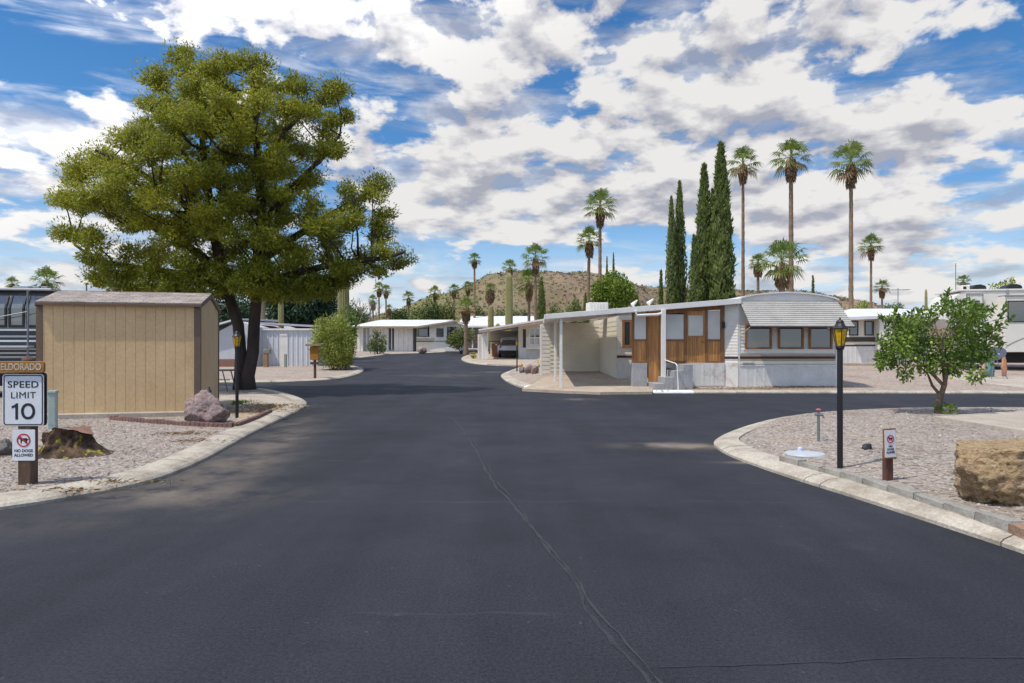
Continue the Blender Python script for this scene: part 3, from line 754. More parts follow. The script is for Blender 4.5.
    q = MB(); q.hexa([(-.45,.222,1.13),(-.012,-.045,1.13),(-.012,-.02,1.13),(-.45,.25,1.13),(-.45,.222,1.22),(-.012,-.045,1.22),(-.012,-.02,1.22),(-.45,.25,1.22)]); q.build('maroon_stripe', M_maroon, t)
    q = MB(); q.hexa([(-.45,.225,.0),(-.012,-.04,.0),(-.012,-.01,.0),(-.45,.25,.0),(-.45,.225,.965),(-.012,-.04,.965),(-.012,-.01,.965),(-.45,.25,.965)]); q.build('skirt_panel', M_dirtyskirt, t)
    bd = MB()
    def boards(x0, x1, z0, z1, n, y=yw):
        w_ = (x1-x0)/n; bd = MB()
        for i in range(n): bd.box(x0+i*w_+.005, x0+(i+1)*w_-.005, y+.01, y+.03, z0, z1)
        bd.build('porch_boards', M_wood, t)
    
    boards(-1.10, -.60, f0, 1.80, 5); boards(-2.72, -2.02, f0, 1.80, 7); boards(-3.95, -3.48, f0, 1.80, 5)
    q = MB()
    for x0, x1, z0, z1 in ((-.60,-.442,f0,0),(-1.20,-1.10,f0,0),(-2.02,-1.93,f0,0),(-2.80,-2.72,f0,0),(-3.48,-3.40,f0,0),(-4.03,-3.95,f0,0)):
        q.hexa([(x0,yw-.01,z0),(x1,yw-.01,z0),(x1,yw+.06,z0),(x0,yw+.06,z0),(x0,yw-.01,rt(x0)),(x1,yw-.01,rt(x1)),(x1,yw+.06,rt(x1)),(x0,yw+.06,rt(x0))])
    for x0, x1 in ((-1.10,-.60),(-2.72,-2.02),(-3.95,-3.48)): q.box(x0, x1, yw-.004, yw+.05, 1.80, 1.87); q.box(x0, x1, yw-.004, yw+.05, f0, f0+.07)
    for x0, x1 in ((-1.10,-.60),(-1.93,-1.20),(-2.72,-2.02)):
        q.hexa([(x0,yw,rt(x0)-.16),(x1,yw,rt(x1)-.16),(x1,yw+.05,rt(x1)-.16),(x0,yw+.05,rt(x0)-.16),(x0,yw,rt(x0)),(x1,yw,rt(x1)),(x1,yw+.05,rt(x1)),(x0,yw+.05,rt(x0))])
    q.build('porch_frame', M_woodd, t, bevel=.006)
    pass
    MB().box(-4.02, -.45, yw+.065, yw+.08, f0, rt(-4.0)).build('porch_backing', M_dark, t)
    for x0, x1, z0, z1 in ((-1.09,-.61,1.875,rt(-1)-.17),(-2.71,-2.03,1.875,rt(-2.7)-.17),(-3.94,-3.49,1.875,rt(-3.9)-.05)):
        MB().box(x0, x1, yw+.012, yw+.03, z0, z1).build('white_panel', M_blind, t, bevel=.004)
    # door
    d = MB(); n = 7; w_ = .60/n
    d.box(-1.92,-1.86,yw-.004,yw+.04,f0,2.95); d.box(-1.27,-1.205,yw-.004,yw+.04,f0,2.95); d.box(-1.86,-1.27,yw-.004,yw+.04,2.80,2.95); d.box(-1.86,-1.27,yw-.004,yw+.04,1.93,2.0); d.box(-1.86,-1.27,yw-.004,yw+.04,f0,1.05)
    for i in range(n): d.box(-1.86+i*w_*.985+.005, -1.86+(i+1)*w_*.985-.005, yw+.006, yw+.03, 1.05, 1.93)
    do = d.build('door', M_wood, t, bevel=.004)
    MB().box(-1.855, -1.275, yw+.008, yw+.03, 2.005, 2.795).build('door_panel', M_blind, do, bevel=.02)
    k = MB(); k.lathe([(.0,0),(.03,.01),(.035,.03),(.02,.05),(0,.055)], 10, (0,0,0)); ko = k.build('handle', flat('brass', (.5, .35, .12), .3, .9), do); ko.location = (-1.30, yw-.004, 1.78); ko.rotation_euler = (R(90), 0, 0)
    k = MB(); k.box(-.535,-.455,yw-.10,yw-.012,2.30,2.52); k.box(-.525,-.465,yw-.09,yw-.02,2.52,2.56); k.build('porch_light', M_black, t, bevel=.008)
    # recessed doorway beside the steps
    boards2 = MB()
    for i in range(5): boards2.box(-3.40+i*.1+.003, -3.40+(i+1)*.1-.003, yw+.03, yw+.05, .25, rt(-3.40)-.02)
    boards2.build('recess_boards', M_wood, t)
    # grey block base, steps, skirt panel
    q = MB(); q.box(-4.03, -3.45, yw-.02, yw+.2, .0, f0-.002)
    q.build('block_base', M_block, t, bevel=.008)
    for i in range(4):
        MB().box(-3.40+.35*i, -3.40+.35*(i+1)-.003 if i < 3 else -1.992, yw-.95, yw-.022, .0, .235*(i+1)).build('step', M_block, t, bevel=.01)
    q = MB(); q.corrug(-1.985, -.445, yw-.04, .10, f0-.06, .38, .008); q.box(-1.985, -.445, yw-.038, yw+.1, f0-.058, f0-.0); q.box(-1.985,-.445,yw-.01,yw+.1,.0,.1); q.build('porch_skirt', M_dirtyskirt, t)
    # white down pipe and handrail
    q = MB(); q.tube([(-4.0,-.21,rz_(-4)-.10),(-3.95,-.22,rz_(-4)-.28),(-3.2,-.22,rz_(-3.2)-.32),(-2.98,-.22,rz_(-3)-.28),(-2.96,-.22,rz_(-3)-.16)], .055, 8); q.box(-3.03,-2.87,-.30,-.16,.12,rz_(-3)-.16); q.build('down_pipe', M_white2, t, bevel=.01)
    q = MB(); q.tube([(-2.92,-.25,1.10),(-2.70,-.92,.98),(-2.66,-1.0,.9),(-2.62,-1.02,-.05)], .022, 8); q.build('handrail', M_white2, t)
    # cream storage wall at the back right of the car port
    yc = 3.6; xa, xb = -3.88, -3.02
    q = MB(); q.laps(xa, xb, yc, .3, rt(xa)+.02, .11, .012); q.box(xa+.01, xb, yc+.001, 9.0, .05, rt(xa)); q.build('storage_wall', M_cream, t)
    q = MB(); q.laps_x(yc, 9.0, xa, .25, rt(xa), .2, .012); q.build('storage_side', M_cream2, t)
    window(t, xa+.22, xa+.66, yc-.012, 1.55, 2.75, M_oak, M_glass, .11, .04)
    q = MB(); q.box(xa, xb, yc-.03, yc-.012, 1.12, 1.22); q.build('maroon_stripe', M_maroon, t)
    q = MB(); q.corrug(xa, xb, yc-.016, .12, .98, .2, .015); q.build('storage_skirt', M_skirt, t)
    # car port back and left walls
    yb = 7.6; xl = -6.30
    q = MB(); q.laps(xl, xa, yb, .2, rt(xl)+.05, .2, .022); q.box(xl, xa, yb+.002, yb+.08, .15, rt(xl)+.02); q.build('carport_wall', M_cream2, t)
    q = MB(); q.laps(xl-.42, xl-.003, yb, .1, rt(xl), .2, .012); q.box(xl-.42, xl-.003, yb+.002, yb+.08, .1, rt(xl)-.01); q.build('carport_wing', M_white, t)
    # posts
    for x, y in ((-6.78, .0), (-6.62, 3.0), (-6.80, 7.0)):
        q = MB(); q.box(x-.05, x+.05, y-.05, y+.05, -.1, rt(x)); q.build('post', M_white2, t, bevel=.008)
    # evaporative cooler and roof vents
    q = MB(); q.box(-4.75, -3.85, 5.6, 6.4, rz_(-4.4)+.0, rz_(-4.4)+.62)
    for i in range(6): q.box(-4.7+i*.14, -4.62+i*.14, 5.58, 5.6, rz_(-4.4)+.08, rz_(-4.4)+.56)
    q.build('cooler_box', M_white, t, bevel=.02)
    for x in (-3.05, -2.35):
        q = MB(); q.tube([(x, 4, rz_(x)+.0), (x, 4, rz_(x)+.32)], .03, 6); q.tube([(x-.08, 3.98, rz_(x)+.28), (x+.16, 4.0, rz_(x)+.5)], [.10, .03], 8); q.build('roof_vent', M_white2, t)
    return t
trailer()
# house number painted on the kerb
hn = MB(); p = G2(660, 392.6); 
t = thing('kerb_number', 'house number 187 painted dark on the white kerb by the porch steps', 'house number', (p[0], 24.325, .075))
M_num = flat('number paint', (.10, .10, .12), .7)
for i, ch in enumerate('187'): text('numeral', ch, .10, M_num, t, ((i-1)*.2, .0, .008), (R(38), 0, 0), sx=1.7)

# ---- house behind the trailer, right
def house_right():
    Y = 38; z = ez(18, Y)+YR-.03
    t = thing('mobile_home', 'cream mobile home with white roof and dark lower band behind the citrus tree', 'mobile home', (at(838, Y), Y, z), R(-4))
    W = at(925, Y)-at(838, Y)
    Hh = hz(319, Y)-z
    q = MB(); q.box(0, W, .02, 9, .0, Hh); q.laps(0, W, .02, .8, Hh, .2, .012); q.build('wall', M_cream, t)
    q = MB(); q.box(-.1, W, -.015, .0, 1.22, 1.48); q.box(-.1, W, -.012, .0, .98, 1.06); q.build('dark_band', M_blackst, t)
    q = MB(); q.corrug(0, W, -.004, .0, .95, .25, .012); q.build('skirt', M_skirt, t)
    for a, b2 in ((848.5, 857.5), (863.5, 872.5)):
        window(t, at(a, Y)-at(838, Y), at(b2, Y)-at(838, Y), 0, hz(335.5, Y)-z, hz(321, Y)-z, M_blackst, M_glass, .06)
    q = MB(); q.box(at(874, Y)-at(838, Y), at(886, Y)-at(838, Y), -.5, .0, .0, Hh-.05); q.build('white_pier', M_white, t)
    rx0 = at(846, Y)-at(838, Y)-.2
    q = MB(); q.add([(rx0,-.7,Hh-.08),(W+.3,-.7,Hh+.1),(W+.2,3.5,Hh+.66),(rx0+1.9,3.5,Hh+.66),(rx0,-.7,Hh+.08),(W+.3,-.7,Hh+.26),(W+.2,3.5,Hh+.76),(rx0+1.9,3.5,Hh+.76),(rx0,9,Hh),(W+.3,9,Hh)],
      [(0,1,5,4),(4,5,6,7),(1,0,3,2),(0,4,7,3),(7,6,9,8),(4,7,8)]); q.build('roof', M_roofw, t)
    q = MB(); q.box(-.2, W+.5, -1.6, -.8, -.15, .06); q.build('step_slab', M_tan, t)
house_right()

# ---- far white house, centre left
def house_far():
    Y = 80; z = gz(-15, Y)+YR; xo = at(357, Y)
    t = thing('mobile_home', 'far white mobile home with long low roof and three narrow slatted bays', 'mobile home', (xo, Y, z))
    X = lambda px: at(px, Y)-xo
    Z = lambda py: hz(py, Y)-z
    H = Z(327.5)
    q = MB(); q.box(0, X(428), .0, 9, 0, H); q.build('wall', M_cream, t)
    for a, b2 in ((357.5,364),(370,389),(394.5,413.5)):
        q = MB(); q.corrug(X(a), X(b2), -.30, 0, H-.05, .5, .05); q.box(X(a), X(b2), -.298, 0, 0, H-.06); q.build('white_panel', M_white, t)
    for a, b2 in ((364,370),(389,394.5)):
        q = MB(); q.box(X(a)+.05, X(b2)-.05, -.06, -.005, .2, H-.1); q.build('slatted_bay', M_glassg, t)
        q = MB(); m_ = (X(a)+X(b2))/2; q.box(m_-.06, m_+.06, -.12, -.061, .2, H-.1); q.build('bay_mullion', M_white, t)
    q = MB(); q.box(X(414.5), X(416.5), -.4, -.2, 0, H-.05); q.build('porch_post', M_blackst, t)
    window(t, X(418.5), X(428), -.005, Z(336.5), Z(328.5), M_blackst, M_glass, .05)
    # gabled wing to the right
    x1, x2 = X(430), X(461.5); xm = (x1+x2)/2+.7
    q = MB(); q.prism([(x1,0),(x2,0),(x2,Z(324)),(xm,Z(321.3)),(x1,Z(326.5))], -.6, 9); q.build('wing_wall', M_white, t)
    window(t, X(437), X(444), -.6, Z(337), Z(328.5), M_blackst, M_glassg, .05)
    window(t, X(447.5), X(457), -.6, Z(339), Z(327), M_blackst, M_glass, .05)
    q = MB(); q.box(X(417), X(434), -.62, -.601, Z(342.2), Z(340.5)); q.box(X(417), X(435), -.62, -.601, Z(339.6), Z(338.6)); q.build('brown_stripe', M_tanst, t)
    q = MB(); q.box(X(417), X(430)-.003, -.6, -.1, 0, Z(337)); q.build('low_wall', M_cream, t)
    q = MB(); q.box(X(417), X(461.5), -.66, -.621, Z(341.4), Z(340.9)); q.build('dark_line', M_blackst, t)
    ro = MB(); e = -1.3
    ro.hexa([(-.5,e,H-.1),(X(420),e,H-.1),(X(450),5,Z(319.8)),(X(372),5,Z(319.8)),(-.5,e,H+.12),(X(420),e,H+.12),(X(450),5,Z(319.8)+.2),(X(372),5,Z(319.8)+.2)])
    ro.hexa([(X(418),-1.2,H-.08),(xm+.6,-1.2,Z(321.3)),(X(452),6,Z(319.8)),(X(425),6,Z(320)),(X(418),-1.2,H+.12),(xm+.6,-1.2,Z(320.6)),(X(452),6,Z(319.2)),(X(425),6,Z(319.6))])
    ro.hexa([(xm+.6,-1.2,Z(321.3)),(X(465),-1.2,Z(324.4)),(X(465),6,Z(324.4)),(X(452),6,Z(319.8)),(xm+.6,-1.2,Z(320.6)),(X(465),-1.2,Z(323.6)),(X(465),6,Z(323.6)),(X(452),6,Z(319.2))])
    ro.build('roof', M_roofw, t)
    q = MB(); q.box(-.52, X(420), e-.06, e, H-.12, H+.1); q.build('eave_trim', mat('mustard eave', (.36, .30, .13), (.25, .2, .1), 3, .7), t)
    q = MB(); q.hexa([(X(418),-1.27,H-.12),(xm+.6,-1.27,Z(321.9)),(xm+.6,-1.2,Z(321.9)),(X(418),-1.2,H-.12),(X(418),-1.27,H+.1),(xm+.6,-1.27,Z(320.7)),(xm+.6,-1.2,Z(320.7)),(X(418),-1.2,H+.1)])
    q.hexa([(xm+.6,-1.27,Z(321.9)),(X(465),-1.27,Z(325)),(X(465),-1.2,Z(325)),(xm+.6,-1.2,Z(321.9)),(xm+.6,-1.27,Z(320.7)),(X(465),-1.27,Z(323.8)),(X(465),-1.2,Z(323.8)),(xm+.6,-1.2,Z(320.7))]); q.build('gable_trim', M_tanst, t)
house_far()
def house_far2():
    Y = 96; z = gz(0, Y)+YR; xo = at(462, Y)
    t = thing('mobile_home', 'far white roofed mobile home with shaded dark porch behind the palm and flowering bush', 'mobile home', (xo, Y, z))
    X = lambda px: at(px, Y)-xo
    Z = lambda py: hz(py, Y)-z
    q = MB(); q.box(0, X(535), 1.5, 9, 0, Z(327)); q.build('wall', mat('grey wall', (.26, .25, .24), (.2, .19, .18), 1, .8), t)
    for a, b2 in ((470, 474), (480, 486), (494, 500)):
        window(t, X(a), X(b2), 1.49, Z(340), Z(330), M_white, M_glass, .1)
    for px in (463, 472, 483, 492): MB().box(X(px), X(px)+.15, -.3, -.15, 0, Z(326.5)).build('porch_post', M_white, t)
    q = MB(); q.hexa([(X(456),-.8,Z(327)),(X(540),-.8,Z(327)),(X(535),5,Z(316)),(X(462),5,Z(316)),(X(456),-.8,Z(325.8)),(X(540),-.8,Z(325.8)),(X(535),5,Z(314.5)),(X(462),5,Z(314.5))]); q.build('roof', M_roofw, t)
    q = MB(); q.box(X(456), X(540), -.9, -.81, Z(327.6), Z(325.9)); q.build('fascia', M_white2, t)
house_far2()

# ---- car port house with the parked car
def house_carport():
    Y = 57; z = gz(0, Y)+YR+.012; xo = at(478, Y)
    t = thing('mobile_home', 'cream mobile home with open sloping carport and white porch railing', 'mobile home', (xo, Y, z))
    X = lambda px, y=Y: at(px, y)-xo
    Z = lambda py, y=Y: hz(py, y)-z
    # slatted white panel at the left, seen end-on and from the front
    q = MB(); q.box(X(477.5), X(482), .3, .4, 0, Z(334)); q.corrug(X(477.5), X(482), .295, 0, Z(334), .12, .03); q.build('side_panel', M_white, t)
    q = MB(); q.box(X(482.5), X(487.6), -1.0, -.93, 0, Z(331.5)); q.corrug(X(482.5), X(487.6), -1.005, 0, Z(331.5), .12, .03); q.build('front_panel', M_white2, t)
    MB().box(X(487), X(488.3), -1.15, -1.03, 0, Z(328)).build('post', M_white2, t)
    q = MB(); q.laps(X(487), X(523), 8, 0, Z(331, Y+8), .22, .015); q.box(X(487), X(523), 8.01, 8.1, 0, Z(331, Y+8)); q.build('back_wall', M_cream, t)
    q = MB(); q.box(X(486), X(518), 6.8, 8.4, Z(333, Y+8), Z(331.5, Y+8)); q.build('back_roof', M_roofw, t)
    q = MB(); q.box(X(490), X(500), 5.5, 7.5, .0, 1.3); q.box(X(488)-.1, X(500)+.1, 5.3, 7.6, 1.5, 1.58); q.build('storage_shelf', M_woodd, t)
    # house wall, right
    xw = X(518.5)
    q = MB(); q.laps_x(0.4, 9, xw, 0.9, Z(323), .2, .015); q.box(xw+.001, X(560), .4, 9, 0, Z(323)); q.laps(xw, X(560), .4, .9, Z(323), .2, .012); q.build('wall', M_cream, t)
    q = MB(); q.box(X(523), X(526), .36, .39, .9, Z(329)); q.build('dark_panel', M_blackst, t)
    window(t, X(529), X(541), .38, 1.1, Z(327), M_white2, M_glass, .14)
    MB().box(X(534.5), X(535.6), .3, .34, 1.1, Z(327)).build('window_bar', M_white2, t)
    q = MB(); q.corrug(X(519.5), X(560), .2, 0, .95, .3, .02); q.box(X(519.5), X(560), .201, .38, 0, .95); q.build('skirt', M_skirt, t)
    q = MB(); xa, xb = X(526.5), X(545)
    for i in range(16):
        x = xa+(xb-xa)*i/15; q.box(x-.025, x+.025, -.35, -.31, .95, 1.75)
    q.box(xa, xb, -.37, -.29, 1.75, 1.82); q.box(xa, xb, -.37, -.29, 1.0, 1.06); q.box(xa-.05,xb,-.4,.2,.85,.95); q.build('railing', M_white2, t)
    # sloping roof, brown edge
    a, b2 = X(480), X(548); za, zb = Z(331.5), Z(320.6)
    q = MB(); q.hexa([(a,-1.4,za),(b2,-1.4,zb),(b2,9,zb),(a,9,za),(a,-1.4,za+.1),(b2,-1.4,zb+.1),(b2,9,zb+.1),(a,9,za+.1)]); ro = q.build('carport_roof', M_roofw, t)
    q = MB(); q.hexa([(a-.05,-1.46,za-.16),(b2,-1.46,zb-.16),(b2,-1.402,zb-.16),(a-.05,-1.402,za-.16),(a-.05,-1.46,za+.02),(b2,-1.46,zb+.02),(b2,-1.402,zb+.02),(a-.05,-1.402,za+.02)]); q.build('fascia', mat('brown fascia', (.30, .19, .15), (.42, .32, .27), 3, .7), ro)
    q = MB(); q.hexa([(a-.05,-1.47,za+.022),(b2,-1.47,zb+.022),(b2,-1.40,zb+.022),(a-.05,-1.40,za+.022),(a-.05,-1.47,za+.16),(b2,-1.47,zb+.16),(b2,-1.40,zb+.16),(a-.05,-1.40,za+.16)]); q.build('roof_edge', M_white2, ro)
house_carport()

# ---- white shed and trailer behind the big tree
def white_shed():
    Y = 45.5; z = gz(-14, Y)+YR; xo = at(255, Y)
    t = thing('storage_shed', 'white metal storage shed with ribbed walls and mauve edged roof behind the pine', 'shed', (xo, Y, z))
    X = lambda px: at(px, Y)-xo
    Z = lambda py: hz(py, Y)-z
    q = MB(); q.corrug(X(259), X(318), 0, 0, Z(330), .32, .03); q.box(X(259), X(318), .002, 3.2, 0, Z(330)); q.build('wall', mat('bluish white metal', (.60, .62, .66), (.52, .54, .58), 1.5, .5), t)
    q = MB(); q.box(X(258.5), X(260), -.05, .05, 0, Z(329)); q.build('corner_trim', M_white2, t)
    q = MB(); q.box(X(258), X(318), -.12, .1, Z(330)-.02, Z(328.4)); q.build('eave', M_white2, t)
    q = MB(); q.box(X(280), X(288), -.05, -.031, 0, Z(334)); q.build('door', M_white2, t)
    q = MB(); q.box(X(280), X(287.5), -.075, -.051, Z(335.8), Z(333.8)); q.build('sign_plate', flat('plate', (.75, .68, .66), .5), t)
    q = MB(); q.hexa([(X(252),1.2,Z(323.5)),(X(318),1.2,Z(327)),(X(318),4,Z(327)),(X(252),4,Z(323.5)),(X(252),1.2,Z(321.5)),(X(318),1.2,Z(325)),(X(318),4,Z(325)),(X(252),4,Z(321.5))]); q.build('roof', mat('mauve roof edge', (.45, .38, .44), (.36, .30, .34), 2, .6), t)
white_shed()
def white_trailer():
    Y = 44.5; z = gz(-20, Y)+YR; xo = at(190, Y)
    t = thing('mobile_home', 'white mobile home with low gabled end partly hidden behind tan shed and tree trunk', 'mobile home', (xo, Y, z))
    X = lambda px: at(px, Y)-xo
    Z = lambda py: hz(py, Y)-z
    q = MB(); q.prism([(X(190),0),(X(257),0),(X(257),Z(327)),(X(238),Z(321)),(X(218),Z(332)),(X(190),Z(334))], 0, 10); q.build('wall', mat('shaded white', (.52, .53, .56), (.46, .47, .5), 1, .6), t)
    q = MB(); q.hexa([(X(190),-.4,Z(334)),(X(238),-.4,Z(320)),(X(234),9,Z(316)),(X(186),9,Z(326)),(X(190),-.4,Z(332.5)),(X(238),-.4,Z(318.5)),(X(234),9,Z(314.5)),(X(186),9,Z(324.5))]); q.build('roof', M_roofw, t)
    q = MB(); q.box(X(200), X(257), -.03, -.001, 0, .5); q.build('skirt', mat('red brown skirt', (.26, .14, .10), (.2, .1, .08), 2, .8), t)
white_trailer()
# ================================================================== hill
def hill():
    xs = np.linspace(-330, 620, 150); ys = np.linspace(430, 1150, 70); Yr = 720
    prof = [(-600,-5),(340,342),(365,325),(380,318),(400,312),(420,305),(440,297),(455,291),(470,286),(490,278),(505,274),(520,272),(540,273),(560,274),(580,273),(597,276.5),(615,282),(640,288),(660,290.5),(700,293),(740,291),(775,292.5),(800,296),(830,302),(860,309),(900,322),(980,335),(1100,345)]
    pxs = [a for a, b in prof[1:]]; pys = [b for a, b in prof[1:]]
    vs = []
    for Y in ys:
        for X in xs:
            px = CX+FPX*X/Yr; h = hz(np.interp(px, pxs, pys), Yr) if 345 < px < 1095 else 0
            if px <= 345: h = max(0, 10+(px-345)*.2)
            t = (Y-Yr)/(270 if Y < Yr else 400); k = max(0, math.cos(max(-1, min(1, t))*math.pi/2))**(1.1)
            nn = noise.fractal(Vector((X*.012, Y*.012, 1)), .9, 2.1, 6)*11+noise.fractal(Vector((X*.05, Y*.05, 4)), .8, 2.1, 4)*2.5
            gl = abs(noise.noise(Vector((X*.018+Y*.004, Y*.004, 9))))*14*math.sin(math.pi*min(1, max(0, (Y-430)/310)))
            vs.append((X, Y, 1.5+(h-1.5)*k+(nn-gl)*k*(1-k**6*.8)-3*(1-k)))
    n = len(xs); fs = [(j*n+i, j*n+i+1, (j+1)*n+i+1, (j+1)*n+i) for j in range(len(ys)-1) for i in range(n-1)]
    m, nt, b, N, L = nt_new('desert hill')
    tc = N.new('ShaderNodeTexCoord'); o = tc.outputs['Object']
    def nz(s, d=6, r=.65):
        q = N.new('ShaderNodeTexNoise'); q.inputs['Scale'].default_value = s; q.inputs['Detail'].default_value = d; q.inputs['Roughness'].default_value = r; L.new(o, q.inputs['Vector']); return q.outputs['Fac']
    r1 = ramp(N, [(.3, (.145, .092, .062)), (.55, (.225, .16, .108)), (.75, (.30, .225, .165))]); L.new(nz(.02), r1.inputs[0])
    sp = N.new('ShaderNodeSeparateXYZ'); L.new(o, sp.inputs[0])
    gm = N.new('ShaderNodeMapRange'); gm.inputs['From Min'].default_value = 10; gm.inputs['From Max'].default_value = -110; L.new(sp.outputs['X'], gm.inputs['Value'])
    n2 = nz(.03); mu = N.new('ShaderNodeMath'); mu.operation = 'MULTIPLY_ADD'; mu.inputs[1].default_value = .6; L.new(gm.outputs[0], mu.inputs[0]); L.new(n2, mu.inputs[2])
    r2 = ramp(N, [(.45, (0,)*3), (.9, (1,)*3)]); L.new(mu.outputs[0], r2.inputs[0])
    mx = N.new('ShaderNodeMix'); mx.data_type = 'RGBA'; L.new(r2.outputs[0], mx.inputs['Factor']); L.new(r1.outputs[0], mx.inputs['A']); mx.inputs['B'].default_value = (.17, .16, .055, 1)
    v = N.new('ShaderNodeTexVoronoi'); v.inputs['Scale'].default_value = .22; L.new(o, v.inputs['Vector'])
    r3 = ramp(N, [(.22, (1,)*3), (.42, (0,)*3)]); L.new(v.outputs['Distance'], r3.inputs[0])
    n3 = nz(.05); r4 = ramp(N, [(.42, (0,)*3), (.55, (1,)*3)]); L.new(n3, r4.inputs[0])
    m2 = N.new('ShaderNodeMath'); m2.operation = 'MULTIPLY'; L.new(r3.outputs[0], m2.inputs[0]); L.new(r4.outputs[0], m2.inputs[1])
    mx2 = N.new('ShaderNodeMix'); mx2.data_type = 'RGBA'; L.new(m2.outputs[0], mx2.inputs['Factor']); L.new(mx.outputs['Result'], mx2.inputs['A']); mx2.inputs['B'].default_value = (.085, .085, .035, 1)
    L.new(mx2.outputs['Result'], b.inputs['Base Color']); b.inputs['Roughness'].default_value = 1
    bp = N.new('ShaderNodeBump'); bp.inputs['Strength'].default_value = .9; bp.inputs['Distance'].default_value = 2; L.new(nz(.15, 6, .7), bp.inputs['Height']); L.new(bp.outputs[0], b.inputs['Normal'])
    h = MB().add(vs, fs).build('hill', m, smooth=True); struct(h)
    # desert scrub on the hillside
    rng = np.random.default_rng(8); P = []; Vz = np.array([q[2] for q in vs]).reshape(len(ys), len(xs))
    c = []
    for k in range(7500):
        i = rng.integers(0, n-1); j = rng.integers(4, 34)
        a, b2 = rng.uniform(0, 1, 2)
        z = (Vz[j, i]*(1-a)+Vz[j, i+1]*a)*(1-b2)+(Vz[j+1, i]*(1-a)+Vz[j+1, i+1]*a)*b2
        X = xs[i]+(xs[1]-xs[0])*a; Y = ys[j]+(ys[1]-ys[0])*b2; s = rng.uniform(.5, 1.4)
        q = rng.normal(size=(7, 3)); q[:, 2] = abs(q[:, 2])*.8
        P.append(np.array([X, Y, z])+q*s*.5); c.append(unit(q))
    P = np.concatenate(P); D = np.concatenate(c)
    o = arr_obj('hill_scrub', leaves(P, D, 1.2, 1.0, rng), 4, leafmat('scrub', [(.08, .075, .035), (.12, .115, .05), (.17, .155, .08)], .1, .8)); tag(o, kind='stuff')
hill()

